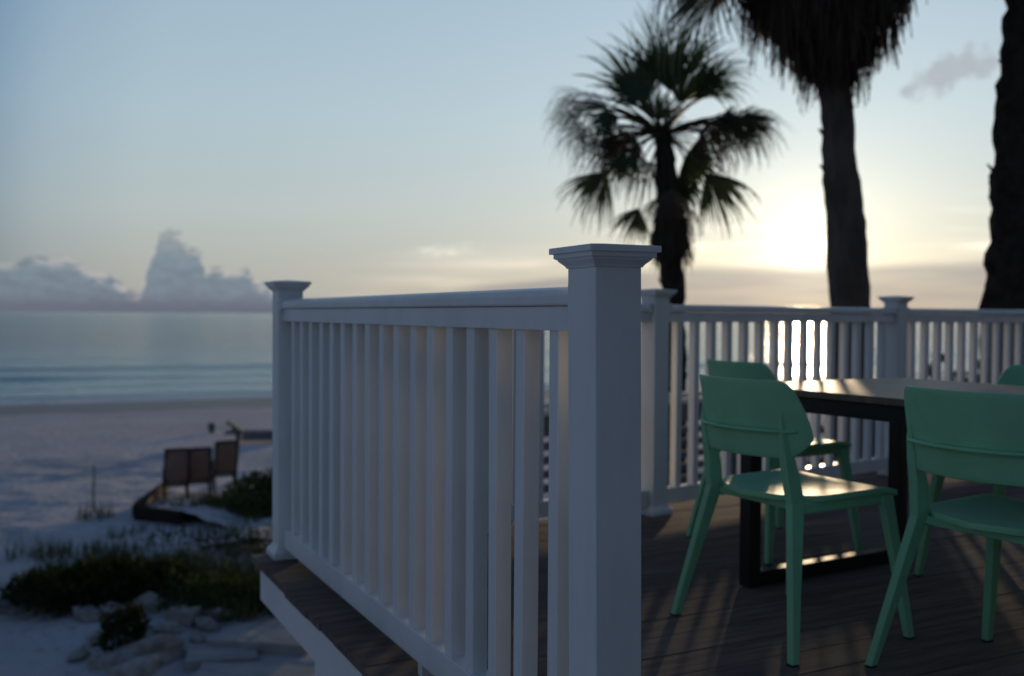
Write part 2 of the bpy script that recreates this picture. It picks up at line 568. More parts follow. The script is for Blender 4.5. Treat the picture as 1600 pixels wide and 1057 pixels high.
def sea_material():
    m = bpy.data.materials.new('sea_water')
    m.use_nodes = True
    B = NB(m.node_tree)
    p = m.node_tree.nodes['Principled BSDF']
    pos = B.node('ShaderNodeNewGeometry').outputs['Position']
    off = B.node('ShaderNodeAttribute', attribute_name='offshore').outputs['Fac']
    # coordinates along the shore / off the shore
    along = B.vm('DOT_PRODUCT', pos, (SH_T[0], SH_T[1], 0))
    q = B.comb(B.m('MULTIPLY', along, .14), off, 0.0)
    patch = B.noise(B.comb(B.m('MULTIPLY', along, .006), B.m('MULTIPLY', off, .022), 0.0), 1.0, 4, .55)
    depth = B.sstep(B.m('ADD', off, B.m('MULTIPLY', B.m('SUBTRACT', patch, .5), 90.0)), 0.0, 120.0)
    c = B.mix(depth, (.28, .50, .48, 1), (.030, .095, .13, 1))
    foam_n = B.noise(q, .9, 5, .6)
    edge = B.m('SUBTRACT', 1.0, B.sstep(B.m('ADD', off, B.m('MULTIPLY', B.m('SUBTRACT', B.noise(B.comb(along, 0.0, 0.0), .12, 3), .5), 4.0)), 1.2, 5.5))
    crest = B.node('ShaderNodeAttribute', attribute_name='crest').outputs['Fac']
    foam = B.m('MAXIMUM', B.m('MULTIPLY', edge, B.m('ADD', .35, B.m('MULTIPLY', B.sstep(foam_n, .35, .6), .6))), B.m('MULTIPLY', crest, B.sstep(foam_n, .38, .56)))
    c = B.mix(foam, c, (.62, .64, .64, 1))
    B.put(p.inputs['Base Color'], c)
    B.put(p.inputs['Roughness'], B.m('ADD', .17, B.m('MULTIPLY', foam, .5)))
    p.inputs['IOR'].default_value = 1.33
    w1 = B.noise(B.comb(B.m('MULTIPLY', along, .35), off, 0.0), .55, 4, .6)
    w2 = B.noise(B.comb(B.m('MULTIPLY', along, .6), off, 0.0), 2.4, 3, .6)
    b = B.node('ShaderNodeBump')
    b.inputs['Strength'].default_value = .85
    b.inputs['Distance'].default_value = .8
    B.put(b.inputs['Height'], B.m('ADD', w1, B.m('MULTIPLY', w2, .22)))
    m.node_tree.links.new(b.outputs[0], p.inputs['Normal'])
    return m


# ------------------------------------------------------------------ ground and sea
SHORE_P = Vector((-23.0, 46.0))
SH_T = Vector((.905, .426)).normalized()
SH_N = Vector((-SH_T.y, SH_T.x))
SEA_Z = -3.22
GROUND = -2.62


def offshore(x, y):
    return (x - SHORE_P.x) * SH_N.x + (y - SHORE_P.y) * SH_N.y


def hash_noise(x, y, s, seed=0.0):
    return mnoise.noise(Vector((x * s + seed, y * s - seed, seed * 1.7)))


def terrain(x, y):
    o = offshore(x, y)
    z = GROUND
    if o > -24:
        z -= (min(o, 80) + 24) / 24 * (-(SEA_Z - GROUND) + .03)
        z += .0
    near = max(0.0, min(1.0, (-o - 6) / 12))
    z += near * (.055 * hash_noise(x, y, .35, 3.1) + .04 * hash_noise(x, y, 1.1, 8.7) + .03 * hash_noise(x, y, 2.7, 1.2))
    # vegetated mound beside the deck, where the timber edge holds it
    dx, dy = x + 4.9, y - 16.0
    z += .16 * math.exp(-(dx * dx / 5.5 + dy * dy / 7.0))
    dx, dy = x + 4.6, y - 12.6
    z += .18 * math.exp(-(dx * dx / 6.0 + dy * dy / 2.6))
    return z


def build_ground():
    def axis(lo, hi, fine_lo, fine_hi, step, grow):
        a = [fine_lo]
        while a[-1] < fine_hi:
            a.append(a[-1] + step)
        d = step
        while a[-1] < hi:
            d *= grow
            a.append(a[-1] + d)
        d = step
        pre = [fine_lo]
        while pre[-1] > lo:
            d *= grow
            pre.append(pre[-1] - d)
        return list(reversed(pre[1:])) + a
    xs = axis(-900, 900, -11, 3, .14, 1.14)
    ys = axis(-300, 520, 7.5, 23, .14, 1.12)
    vs = [(x, y, terrain(x, y)) for y in ys for x in xs]
    nx = len(xs)
    fs = [(j * nx + i, j * nx + i + 1, (j + 1) * nx + i + 1, (j + 1) * nx + i) for j in range(len(ys) - 1) for i in range(nx - 1)]
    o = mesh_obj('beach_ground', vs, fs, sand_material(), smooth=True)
    a = o.data.attributes.new('wet', 'FLOAT', 'POINT')
    wet = []
    for x, y, z in vs:
        f = offshore(x, y)
        w = max(0.0, min(1.0, (f + 11) / 6))
        # a darker, smoother band along the beach
        w = max(w, .42 * math.exp(-((f + 17.5) / 1.3) ** 2))
        wet.append(w)
    a.data.foreach_set('value', wet)
    a = o.data.attributes.new('dark_ground', 'FLOAT', 'POINT')
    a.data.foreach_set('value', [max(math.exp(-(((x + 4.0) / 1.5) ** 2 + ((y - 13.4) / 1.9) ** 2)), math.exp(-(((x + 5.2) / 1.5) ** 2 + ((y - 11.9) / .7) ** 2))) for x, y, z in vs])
    tag(o, 'pale sand beach sloping down to the water', kind='structure')
    return o


def build_sea():
    offs = [-3.0]
    while offs[-1] < 70:
        offs.append(offs[-1] + .35)
    d = .35
    while offs[-1] < 45000:
        d *= 1.09
        offs.append(offs[-1] + d)
    al = [-140 + 4.0 * i for i in range(96)]
    d = 4.0
    while al[-1] < 45000:
        d *= 1.25
        al.append(al[-1] + d)
    d = 4.0
    pre = [al[0]]
    while pre[-1] > -45000:
        d *= 1.25
        pre.append(pre[-1] - d)
    al = list(reversed(pre[1:])) + al
    waves = [(3.4, .06, .9, 11.0), (9.0, .26, 1.2, 5.0), (17.5, .34, 1.7, 23.0), (29.0, .30, 2.4, 41.0), (47.0, .22, 3.2, 57.0)]
    vs, off_a, crest = [], [], []
    for a in al:
        for o in offs:
            z, c = 0.0, 0.0
            for o0, h, w, sd in waves:
                ctr = o0 + 1.6 * mnoise.noise(Vector((a * .035, sd, 0))) + .7 * mnoise.noise(Vector((a * .15, sd, 4)))
                amp = h * max(.12, .55 + 1.1 * mnoise.noise(Vector((a * .028, sd * 1.3, 9))))
                t = (o - ctr) / w
                k = math.exp(-(t * t) * (2.6 if t < 0 else .8))
                z += amp * k
                if o0 < 20 and amp > h * .62:
                    c = max(c, math.exp(-((o - ctr + .35 * w) / (.45 * w)) ** 2) * min(1.0, (amp / h - .62) * 3))
            p = SHORE_P + SH_T * a + SH_N * o
            vs.append((p.x, p.y, SEA_Z + z))
            off_a.append(o)
            crest.append(c)
    n = len(offs)
    fs = [(i * n + j, (i + 1) * n + j, (i + 1) * n + j + 1, i * n + j + 1) for i in range(len(al) - 1) for j in range(n - 1)]
    ob = mesh_obj('sea_water', vs, fs, sea_material(), smooth=True)
    a1 = ob.data.attributes.new('offshore', 'FLOAT', 'POINT')
    a1.data.foreach_set('value', off_a)
    a2 = ob.data.attributes.new('crest', 'FLOAT', 'POINT')
    a2.data.foreach_set('value', crest)
    tag(ob, 'calm teal sea with small breaking waves', kind='structure')


build_ground()
build_sea()

# ------------------------------------------------------------------ deck
E1 = Vector((-.4513, .892, 0)).normalized()      # along the near railing, away from the camera
E2 = Vector((E1.y, -E1.x, 0))                    # across the deck
P_NEAR = Vector((.1855, 1.905, 0))
RAIL_L = 2.455
P_CORNER = P_NEAR + E1 * RAIL_L
P_BACK = Vector((.720, 5.02, 0))
BACK_DIR = Vector((math.sin(R(53.0)), math.cos(R(53.0)), 0))
FAR_DIR = Vector((math.sin(R(58.5)), math.cos(R(58.5)), 0))
SPAN = 2.14
P_MID = P_BACK + BACK_DIR * SPAN
P_FAR = P_MID + FAR_DIR * SPAN
ZR = Vector((0, 0, 1))


def e_coords(p):
    q = p - P_NEAR
    return q.dot(E1), q.dot(E2)


LEDGE = .135
ROT_E = math.atan2(E2.y, E2.x)
deck = empty('deck_floor', P_NEAR, ROT_E)          # local x = E2, local y = E1
tag(deck, 'dark composite plank deck floor', kind='structure')
PITCH_B = .1465
c1, c2 = e_coords(P_BACK)
n_back = Vector((-BACK_DIR.y, BACK_DIR.x, 0))
n_far = Vector((-FAR_DIR.y, FAR_DIR.x, 0))
edge_c = e_coords(P_CORNER)[0] + LEDGE
seg2 = (P_BACK - P_CORNER)
n_seg2 = Vector((-seg2.y, seg2.x, 0)).normalized()


def inside(p):
    q = P_NEAR + E2 * p[0] + E1 * p[1]
    if p[0] < c2:
        return (q - P_CORNER).dot(n_seg2) < .085
    return (q - P_BACK).dot(n_back) < LEDGE and (q - P_MID).dot(n_far) < LEDGE


u0 = -2.3
k = 0
DECK_X1 = 9.6
while True:
    ya = u0 + k * PITCH_B
    yb = ya + PITCH_B - .0035
    if yb > 7.5:
        break

    def start(y):
        x = -LEDGE
        while not inside((x, y)) and x < DECK_X1:
            x += .01
        return x
    xa, xb = start(ya), start(yb)
    if min(xa, xb) < DECK_X1 - .3:
        j = rnd.uniform(-.005, .005)
        dz = rnd.uniform(-.0012, .0012)
        prof = [(xa + j, ya), (DECK_X1, ya), (DECK_X1, yb), (xb + j, yb)]
        vs = [(x, y, -.025 + dz) for x, y in prof] + [(x, y, 0 + dz) for x, y in prof]
        o = mesh_obj('plank', vs, [(3, 2, 1, 0), (4, 5, 6, 7), (0, 1, 5, 4), (1, 2, 6, 5), (2, 3, 7, 6), (3, 0, 4, 7)], deckm, deck)
        add_bevel(o, .0015, 1)
    k += 1


def frame_at(p, d):
    """empty whose local +x runs along d"""
    return math.atan2(d.y, d.x)


# skirt under the deck edge: painted fascia beam and the white wall beneath it
fasc = empty('deck_skirt', P_NEAR, ROT_E)
tag(fasc, 'white painted skirt board and wall under the dark deck edge', 'skirt')
corner_u = e_coords(P_CORNER)[0]
MB().box((-LEDGE + .038, (corner_u - .035 + u0) / 2, -.027 - .066), (.045, corner_u - .035 - u0, .132)).build('fascia_board', fasciam, fasc, bevel=.002)
wall_top = 1.62
MB().box((-LEDGE + .0365 + .06, (wall_top + u0) / 2, (-.160 + GROUND - .3) / 2), (.16, wall_top - u0, -.160 - (GROUND - .3))).build('wall_panel', fasciam, fasc, bevel=.002)
mid_y = corner_u + .04
ln = (P_BACK - P_CORNER).length + 1.2
MB().box((-.05 + ln / 2 + .01, mid_y, -.095), (ln - .05, .04, .128)).build('end_board', fasciam, fasc, bevel=.002)
MB().box((4.6, 1.0, -.30), (9.0, .14, .24)).build('joist', timberm, fasc)
MB().box((4.6, 3.0, -.30), (9.0, .14, .24)).build('joist', timberm, fasc)
for px_ in (.22, 3.2, 6.4):
    MB().box((px_, 2.1, (GROUND - .3 - .42) / 2), (.16, .16, -(GROUND - .3) - .42)).build('support_post', timberm, fasc)

# unseen dark house added behind the camera to shade the deck and near post
house = empty('shade_house', P_NEAR + E2 * 1.1 - E1 * 2.45, ROT_E)      # local x along its front, front faces local +y
tag(house, 'unseen dark boarded house added to shade the deck and near post', 'house')
HW, HH = 9.2, 3.0
for i in range(15):
    z = .10 + i * .2
    o = MB().box((HW / 2, -.10, z), (HW, .20, .194)).build('siding_board', housem, house)
for wx in (2.2, 6.6):
    MB().box((wx, .013, 1.5), (1.5, .03, 1.3)).build('window_frame', fasciam, house, bevel=.004)
    MB().box((wx, .034, 1.5), (1.36, .008, 1.16)).build('pane', panem, house)
MB().box((4.4, .013, 1.05), (1.0, .03, 2.1)).build('door', timberm, house, bevel=.004)
rf = MB()
rf.add([(-.5, .7, 2.95), (HW + .5, .7, 2.95), (HW + .5, -4.0, 4.6), (-.5, -4.0, 4.6), (-.5, .7, 3.07), (HW + .5, .7, 3.07), (HW + .5, -4.0, 4.72), (-.5, -4.0, 4.72)],
       [(3, 2, 1, 0), (4, 5, 6, 7), (0, 1, 5, 4), (1, 2, 6, 5), (2, 3, 7, 6), (3, 0, 4, 7)])
rf.build('roof', housem, house)
for wx in (.1, HW - .1):
    MB().box((wx, -2.1, 1.6), (.2, 3.8, 3.2)).build('side_wall', housem, house)

# ------------------------------------------------------------------ railing
PS = .102
CAP_Z = 1.092


def post_meshes():
    h = PS / 2
    body = MB().box((0, 0, CAP_Z / 2 + .001), (PS, PS, CAP_Z - .004)).mesh('post_body', vinyl)
    cap = MB().square_loft([
        (h + .002, 0.000), (h + .0035, .0035), (h + .006, .0065), (h + .0115, .0115), (h + .0145, .0145), (h + .0145, .0170),
        (h + .0175, .0172), (h + .0175, .0185), (h + .0205, .0190), (h + .0205, .0275), (h + .0270, .0280), (h + .0270, .0385),
        (h + .0255, .0400), (.004, .0470)]).mesh('cap', vinyl)
    base = MB().square_loft([(h + .020, .001), (h + .020, .022), (h + .016, .030), (h + .006, .040), (h + .004, .048), (h + .001, .050)]).mesh('base_trim', vinyl)
    return body, cap, base


PBODY, PCAP, PBASE = post_meshes()


def post(p, d, label, lean=(0, 0)):
    r = empty('railing_post', (p.x, p.y, 0), frame_at(p, d))
    r.rotation_euler[0], r.rotation_euler[1] = lean
    tag(r, label, 'post', 'white railing posts')
    b = link('post_body', PBODY, r)
    add_bevel(b, .0022)
    c = link('cap', PCAP, r, (0, 0, CAP_Z - .0015))
    add_bevel(c, .0007, 2)
    add_bevel(link('base_trim', PBASE, r), .001, 1)
    return r


BAL = .0415
BAL_Z0, BAL_Z1 = .122, .972
bal_me = MB().box((0, 0, (BAL_Z0 + BAL_Z1) / 2), (BAL, BAL, BAL_Z1 - BAL_Z0)).mesh('baluster', vinyl)


def rail_profile(L, prof, z):
    """prism along x with a yz profile"""
    m = MB()
    n = len(prof)
    vs = [(0, y, z + q) for y, q in prof] + [(L, y, z + q) for y, q in prof]
    fs = [tuple(range(n)), tuple(range(2 * n - 1, n - 1, -1))]
    for i in range(n):
        j = (i + 1) % n
        fs.append((i, i + n, j + n, j))
    return m.add(vs, fs)


def panel(p, q, label, us=None, foot=None):
    """railing section between the centres of two posts; local x from p to q"""
    d = (q - p)
    L = d.length
    d.normalize()
    r = empty('slatted_railing', (p.x, p.y, 0), frame_at(p, d))
    tag(r, label, 'railing', 'white railing panels between posts')
    a = PS / 2 + .0015
    ln = L - 2 * a
    top = [(-.044, .003), (-.044, .020), (-.0425, .026), (-.038, .0315), (-.030, .0358), (-.018, .0382), (0, .039), (.018, .0382), (.030, .0358), (.038, .0315), (.0425, .026), (.044, .020), (.044, .003), (.040, 0), (-.040, 0)]
    o = rail_profile(ln, list(reversed(top)), 1.0195).build('top_rail', vinyl, r, loc=(a, 0, 0))
    add_bevel(o, .002)
    o = MB().box((a + ln / 2, 0, .9935), (ln, .066, .050)).build('sub_rail', vinyl, r)
    add_bevel(o, .002)
    o = MB().box((a + ln / 2, 0, .0845), (ln, .056, .079)).build('bottom_rail', vinyl, r)
    add_bevel(o, .003)
    for e in (a + .0125, L - a - .0125):
        bk = MB().box((e, 0, 1.0385), (.020, .098, .047)).build('rail_bracket', vinyl, r, bevel=.002)
        for sy in (-1, 1):
            MB().tube([(e, sy * .0485, 1.046), (e, sy * .0502, 1.046)], [.0035, .003], 8).build('screw', screwm, bk)
    if us is None:
        n = int((L - PS) / .1305)
        gap = (L - (n - 1) * .1305) / 2
        us = [gap + .1305 * i for i in range(n)]
    for u in us:
        b = link('baluster', bal_me, r, (u, 0, 0))
        b.rotation_euler = (rnd.uniform(-.002, .002), rnd.uniform(-.003, .003), rnd.uniform(-.03, .03))
        add_bevel(b, .002, 1)
    for u in (foot or [L / 2]):
        MB().box((u, 0, .0225), (.032, .032, .043)).build('foot_block', vinyl, r, bevel=.001)
    return r


E2L = E2
lean = R(.75)
pn = post(P_NEAR, E1, 'large white post with moulded square cap at near end of slatted railing', (-lean * .55, lean * .45))
pc = post(P_CORNER, E1, 'white corner post of the deck with the beach chairs beyond it')
pb = post(P_BACK, BACK_DIR, 'white railing post just beyond the large near post, beside green chairs')
pm = post(P_MID, BACK_DIR, 'white railing post behind the table between two palm trunks')
pf = post(P_FAR, FAR_DIR, 'white railing post farthest along the back railing')
panel(P_NEAR, P_CORNER, 'long white slatted railing panel running from large post to deck corner',
      [.178] + [.3352 + .1305 * i for i in range(16)], [.93])
panel(P_CORNER, P_BACK, 'white railing panel seen only in slits behind the long one')
panel(P_BACK, P_MID, 'white railing panel behind the two stacked-up green chairs with sun glare through it'.replace('stacked-up ', ''))
panel(P_MID, P_FAR, 'white railing panel behind the far end of the table')

# ------------------------------------------------------------------ chairs
def strip_solid(rows):
    """rows[i][j] = (outer point, inner point): closed shell"""
    m = MB()
    ni, nj = len(rows), len(rows[0])
    vo = [rows[i][j][0] for i in range(ni) for j in range(nj)]
    vi = [rows[i][j][1] for i in range(ni) for j in range(nj)]
    n = len(vo)
    fs = []
    for i in range(ni - 1):
        for j in range(nj - 1):
            a, b, c, d = i * nj + j, i * nj + j + 1, (i + 1) * nj + j + 1, (i + 1) * nj + j
            fs.append((a, b, c, d))
            fs.append((d + n, c + n, b + n, a + n))
    for j in range(nj - 1):
        fs.append((j + 1, j, j + n, j + 1 + n))
        a, b = (ni - 1) * nj + j, (ni - 1) * nj + j + 1
        fs.append((a, b, b + n, a + n))
    for i in range(ni - 1):
        a, b = i * nj, (i + 1) * nj
        fs.append((a, b, b + n, a + n))
        a, b = i * nj + nj - 1, (i + 1) * nj + nj - 1
        fs.append((b, a, a + n, b + n))
    return m.add(vo + vi, fs)


def back_curve(t):
    """plan of the backrest: t in -1..1 -> (x, y)"""
    ang = t * R(59)
    rr = .262
    return rr * math.sin(ang) * 1.06, -.255 + (rr * (1 - math.cos(ang))) * .92


def make_chair():
    r = empty('side_chair')
    # backrest shell
    rows = []
    nz, nt_ = 14, 26
    for i in range(nz + 1):
        v = i / nz
        row = []
        for j in range(nt_ + 1):
            t0 = -1 + 2 * j / nt_
            # the shell is widest low down; corners only lightly rounded
            t = t0 * (1.0 - .17 * v ** 1.6)
            ztop = .812 - .030 * max(0, (abs(t0) - .82) / .18) ** 2.0
            zbot = .578 + .060 * max(0, (abs(t0) - .62) / .38) ** 2.0
            z = zbot + (ztop - zbot) * v
            x, y = back_curve(t)
            lean_ = (z - .60) * .16
            nx_, ny_ = math.sin(t * R(59)), -math.cos(t * R(59))
            th = .011
            row.append(((x * (1 + .02 * v), y - lean_, z), (x * (1 + .02 * v) - nx_ * th, y - lean_ - ny_ * th, z)))
        rows.append(row)
    o = strip_solid(rows).build('backrest', greenm, r, smooth=True)
    o.data.polygons.foreach_set('use_smooth', [True] * len(o.data.polygons))
    add_bevel(o, .003, 2)
    # horizontal lip round the back
    rows = []
    for q, dz in ((0, 0), (1, 0)):
        row = []
        for j in range(nt_ + 1):
            t = (-1 + 2 * j / nt_) * .84
            x, y = back_curve(t)
            z = .662
            lean_ = (z - .60) * .16
            nx_, ny_ = math.sin(t * R(59)), -math.cos(t * R(59))
            w = .017 * (1 - abs(t / .84) ** 6) + .001
            e = w if q else -.003
            row.append(((x + nx_ * e, y - lean_ + ny_ * e, z + .006 - .003 * q), (x + nx_ * e, y - lean_ + ny_ * e, z - .005)))
        rows.append(row)
    strip_solid(rows).build('back_lip', greenm, r, smooth=True)
    # seat: straight front, round back, lightly dished
    nu, nv = 22, 16
    rows = []
    for i in range(nv + 1):
        v = i / nv
        y = -.205 + v * .437
        yb = min(1.0, (y + .205) / .26)
        hw = .232 * math.sqrt(max(0.0, 1 - (1 - yb) ** 2.1)) + .012
        hw = min(hw, .212 + .008 * v)
        row = []
        for j in range(nu + 1):
            t = -1 + 2 * j / nu
            x = hw * t
            dish = -.014 * (1 - t * t) * math.sin(math.pi * min(1, max(0, v * .9 + .05)))
            z = .462 + dish + .010 * v - .012 * max(0, (v - .86) / .14) ** 2
            row.append(((x, y, z - .017), (x, y, z)))
        rows.append(row)
    o = strip_solid(rows).build('seat', greenm, r, smooth=True)
    add_bevel(o, .004, 2)
    for sx in (-1, 1):
        # rear leg: foot - knee at the seat - up to the backrest
        m = MB()
        pts = [((sx * .2725, -.250, .004), .027, .024), ((sx * .229, -.208, .22), .038, .026), ((sx * .184, -.164, .445), .053, .028),
               ((sx * .177, -.178, .53), .050, .030), ((sx * .176, -.199, .61), .034, .028), ((sx * .176, -.214, .668), .020, .020), ((sx * .176, -.219, .72), .008, .008)]
        prof = []
        for (x, y, z), w, t in pts:
            for a, b in ((-1, -1), (1, -1), (1, 1), (-1, 1)):
                prof.append((x + a * t / 2, y + b * w / 2, z))
        fs = [(3, 2, 1, 0)]
        for i in range(len(pts) - 1):
            for k_ in range(4):
                a, b = i * 4 + k_, i * 4 + (k_ + 1) % 4
                fs.append((a, b, b + 4, a + 4))
        nn = (len(pts) - 1) * 4
        fs.append((nn, nn + 1, nn + 2, nn + 3))
        leg = m.add(prof, fs).build('leg', greenm, r)
        add_bevel(leg, .004, 2)
        MB().box((sx * .2725, -.2505, .002), (.024, .028, .004)).build('glide', rubberm, leg)
        m = MB()
        pts = [((sx * .256, .250, .004), .027, .024), ((sx * .226, .226, .23), .038, .026), ((sx * .197, .198, .449), .051, .028)]
        prof = []
        for (x, y, z), w, t in pts:
            for a, b in ((-1, -1), (1, -1), (1, 1), (-1, 1)):
                prof.append((x + a * t / 2, y + b * w / 2, z))
        fs = [(3, 2, 1, 0)]
        for i in range(len(pts) - 1):
            for k_ in range(4):
                a, b = i * 4 + k_, i * 4 + (k_ + 1) % 4
                fs.append((a, b, b + 4, a + 4))
        nn = (len(pts) - 1) * 4
        fs.append((nn, nn + 1, nn + 2, nn + 3))
        leg = m.add(prof, fs).build('leg', greenm, r)
        add_bevel(leg, .004, 2)
        MB().box((sx * .256, .2505, .002), (.024, .028, .004)).build('glide', rubberm, leg)
        # side rail joining the legs under the seat
        o = MB().bar((sx * .184, -.140, .428), (sx * .198, .185, .436), .022, .036).build('side_rail', greenm, r)
        add_bevel(o, .005, 2)
    o = MB().bar((-.192, .203, .436), (.192, .203, .436), .018, .030).build('front_rail', greenm, r)
    add_bevel(o, .004, 2)
    o = MB().bar((-.178, -.140, .430), (.178, -.140, .430), .018, .026).build('rear_rail', greenm, r)
    add_bevel(o, .004, 2)
    return r


def chair_rot(f):
    return math.atan2(f[1], f[0]) - math.pi / 2


ch = make_chair()
GRP = 'green chairs round the table'
spots = [((.902, 3.190), (.880, .475), 'mint green plastic chair whose whole back and seat show, beside the near table leg'),
         ((1.385, 2.715), (.870, .493), 'mint green chair pushed in at the table, cut off by the picture edge'),
         ((1.150, 4.345), (.905, .425), 'mint green chair standing behind another chair, next to the back railing'),
         ((1.925, 3.745), (-.86, -.51), 'mint green chair across the table, only its backrest corner showing above the top')]
for i, (p, f, lab) in enumerate(spots):
    c = ch if i == 0 else copy_tree(ch)
    c.location = (p[0], p[1], 0)
    c.rotation_euler = (0, 0, chair_rot(f))
    tag(c, lab, 'chair', GRP)

# ------------------------------------------------------------------ table
TN = Vector((.86, .51, 0)).normalized()
TD = Vector((TN.y, -TN.x, 0))
TL, TW = 1.55, .90
T0 = Vector((.836, 3.69, 0))
tb = empty('dining_table', T0, math.atan2(TN.y, TN.x))        # local x = TN (width), local -y = TD (length)
tag(tb, 'dining table with brown laminate top on black rectangular steel frames', 'table')
o = MB().box((TW / 2, -TL / 2, .737), (TW + .02, TL + .02, .024)).build('tabletop', tabletopm, tb)
add_bevel(o, .003, 2)
LG = .056
for yy in (-LG / 2 - .01, -TL + LG / 2 + .01):
    fr = empty('leg_frame', (0, 0, 0))
    bpy.data.objects.remove(fr)
    for xx in (LG / 2 + .01, TW - LG / 2 - .01):
        add_bevel(MB().box((xx, yy, .3615), (LG, LG, .721)).build('leg', blackm, tb), .003, 2)
    add_bevel(MB().box((TW / 2, yy, .0275), (TW - 2 * LG - .021, LG - .003, .052)).build('floor_bar', blackm, tb), .003, 2)
    add_bevel(MB().box((TW / 2, yy, .6965), (TW - 2 * LG - .021, LG - .003, .052)).build('cross_bar', blackm, tb), .003, 2)
for xx in (LG / 2 + .01, TW - LG / 2 - .01):
    add_bevel(MB().box((xx, -TL / 2, .6965), (LG - .003, TL - 2 * LG - .021, .052)).build('apron', blackm, tb), .003, 2)

# ------------------------------------------------------------------ palms
def trunk_mesh(name, pts, rads, m, seed, nseg=20, per=.10, rough=.02, ring=.010, stubs=0, parent=None):
    """trunk along a polyline with uneven ringed bark"""
    pts = [Vector(p) for p in pts]
    zs = [p.z for p in pts]
    M = MB()
    z0, z1 = zs[0], zs[-1]
    n = int((z1 - z0) / per)
    rings = []
    for i in range(n + 1):
        z = z0 + (z1 - z0) * i / n
        k = max(j for j in range(len(zs) - 1) if zs[j] <= z + 1e-6)
        t = (z - zs[k]) / (zs[k + 1] - zs[k])
        t2 = t * t * (3 - 2 * t)
        c = pts[k].lerp(pts[k + 1], .5 * t + .5 * t2)
        r0 = rads[k] + (rads[k + 1] - rads[k]) * t
        ringz = ring * math.sin(z * 31 + 1.7 * math.sin(z * 7))
        row = []
        for a in range(nseg):
            th = a * 2 * math.pi / nseg
            d = rough * mnoise.noise(Vector((math.cos(th) * 2.1 + seed, math.sin(th) * 2.1, z * 4.5))) + rough * .6 * mnoise.noise(Vector((math.cos(th) * 6 + seed, math.sin(th) * 6, z * 13)))
            r = r0 + ringz + d
            row.append((c.x + math.cos(th) * r, c.y + math.sin(th) * r, z))
        rings.append(row)
    vs = [v for r in rings for v in r]
    fs = []
    for i in range(n):
        for a in range(nseg):
            p, q = i * nseg + a, i * nseg + (a + 1) % nseg
            fs.append((p, q, q + nseg, p + nseg))
    fs.append(tuple(n * nseg + a for a in range(nseg)))
    M.add(vs, fs)
    rg = random.Random(seed)
    for _ in range(stubs):
        z = rg.uniform(max(z0, -.5), z1)
        k = max(j for j in range(len(zs) - 1) if zs[j] <= z + 1e-6)
        t = (z - zs[k]) / (zs[k + 1] - zs[k])
        c = pts[k].lerp(pts[k + 1], t)
        r0 = rads[k] + (rads[k + 1] - rads[k]) * t
        th = rg.uniform(0, 6.283)
        dv = Vector((math.cos(th), math.sin(th), 0))
        L = rg.uniform(.03, .09)
        a_ = Vector((c.x, c.y, z)) + dv * (r0 - .02)
        M.bar(a_, a_ + dv * (L * .5 + .02) + Vector((0, 0, L)), .07, .025, .03, .012)
    return M.build('trunk', m, parent, smooth=False)


def fan_mesh(L=.85, spread=230, nseg=34, droop=.5, petiole=1.0, pet_r=.016, split=.45, seed=1, hang=.35, bend=.35, wide=1.0, drop_len=1.0):
    """one fan leaf: local +x is outward, z up; starts at origin with its petiole"""
    rg = random.Random(seed)
    M = MB()
    npt = 6
    pts = []
    for i in range(npt + 1):
        t = i / npt
        pts.append((petiole * t, 0, -bend * petiole * t * t))
    M.tube(pts, [pet_r * (1.3 - .6 * i / npt) for i in range(npt + 1)], 5)
    hub = Vector(pts[-1])
    tan = (Vector(pts[-1]) - Vector(pts[-2])).normalized()
    side = Vector((0, 1, 0))
    up = side.cross(tan) * -1
    if up.z < 0:
        up = -up
    for i in range(nseg):
        f = (i + .5) / nseg * 2 - 1
        a = f * R(spread / 2) + rg.uniform(-.02, .02)
        d = tan * math.cos(a) + side * math.sin(a)
        Ls = L * (.72 + .28 * math.cos(a * .75)) * rg.uniform(.86, 1.06)
        w = L * R(spread) / nseg * .62 * wide
        ns = 8
        prev = None
        pos = hub.copy()
        dirv = (d + up * (.22 * (1 - abs(f)) + .04)).normalized()
        hg = hang * rg.uniform(.6, 1.5)
        row = []
        for k_ in range(ns + 1):
            t = k_ / ns
            wid = w * (t / split if t < split else 1.0 - .92 * ((t - split) / (1 - split)) ** .8) + .003
            nrm = dirv.cross(Vector((0, 0, 1)))
            if nrm.length < .05:
                nrm = side
            tang = (-tan * math.sin(a) + side * math.cos(a))
            row.append((pos - tang * wid * .5, pos + tang * wid * .5))
            grav = droop * (t ** 1.5) * .42 + (hg if t > split + .12 else 0) * .55
            dirv = (dirv + Vector((0, 0, -1)) * grav).normalized()
            pos = pos + dirv * (Ls / ns) * (drop_len if t > split else 1.0)
        vs = [p for q in row for p in q]
        fs = [(2 * k_, 2 * k_ + 1, 2 * k_ + 3, 2 * k_ + 2) for k_ in range(ns)]
        M.add(vs, fs)
    return M


def place_frond(me, parent, base, direction, roll=0.0, scale=1.0, name='frond'):
    """orient a frond mesh so that its +x points along a direction"""
    d = Vector(direction).normalized()
    q = d.to_track_quat('X', 'Z')
    o = link(name, me, parent)
    o.matrix_local = Matrix.Translation(base) @ q.to_matrix().to_4x4() @ Matrix.Rotation(roll, 4, 'X') @ Matrix.Scale(scale, 4)
    return o


def mesh_two(M, name, m1, m2, n_first):
    me = M.mesh(name, m1)
    me.materials.append(m2)
    idx = [1] * len(me.polygons)
    for i in range(n_first):
        idx[i] = 0
    me.polygons.foreach_set('material_index', idx)
    return me


def fan_data(name, leaf, **kw):
    M = fan_mesh(**kw)
    npet = 6 * 5 + 2
    return mesh_two(M, name, petiolem if leaf is frondm else deadm, leaf, npet)



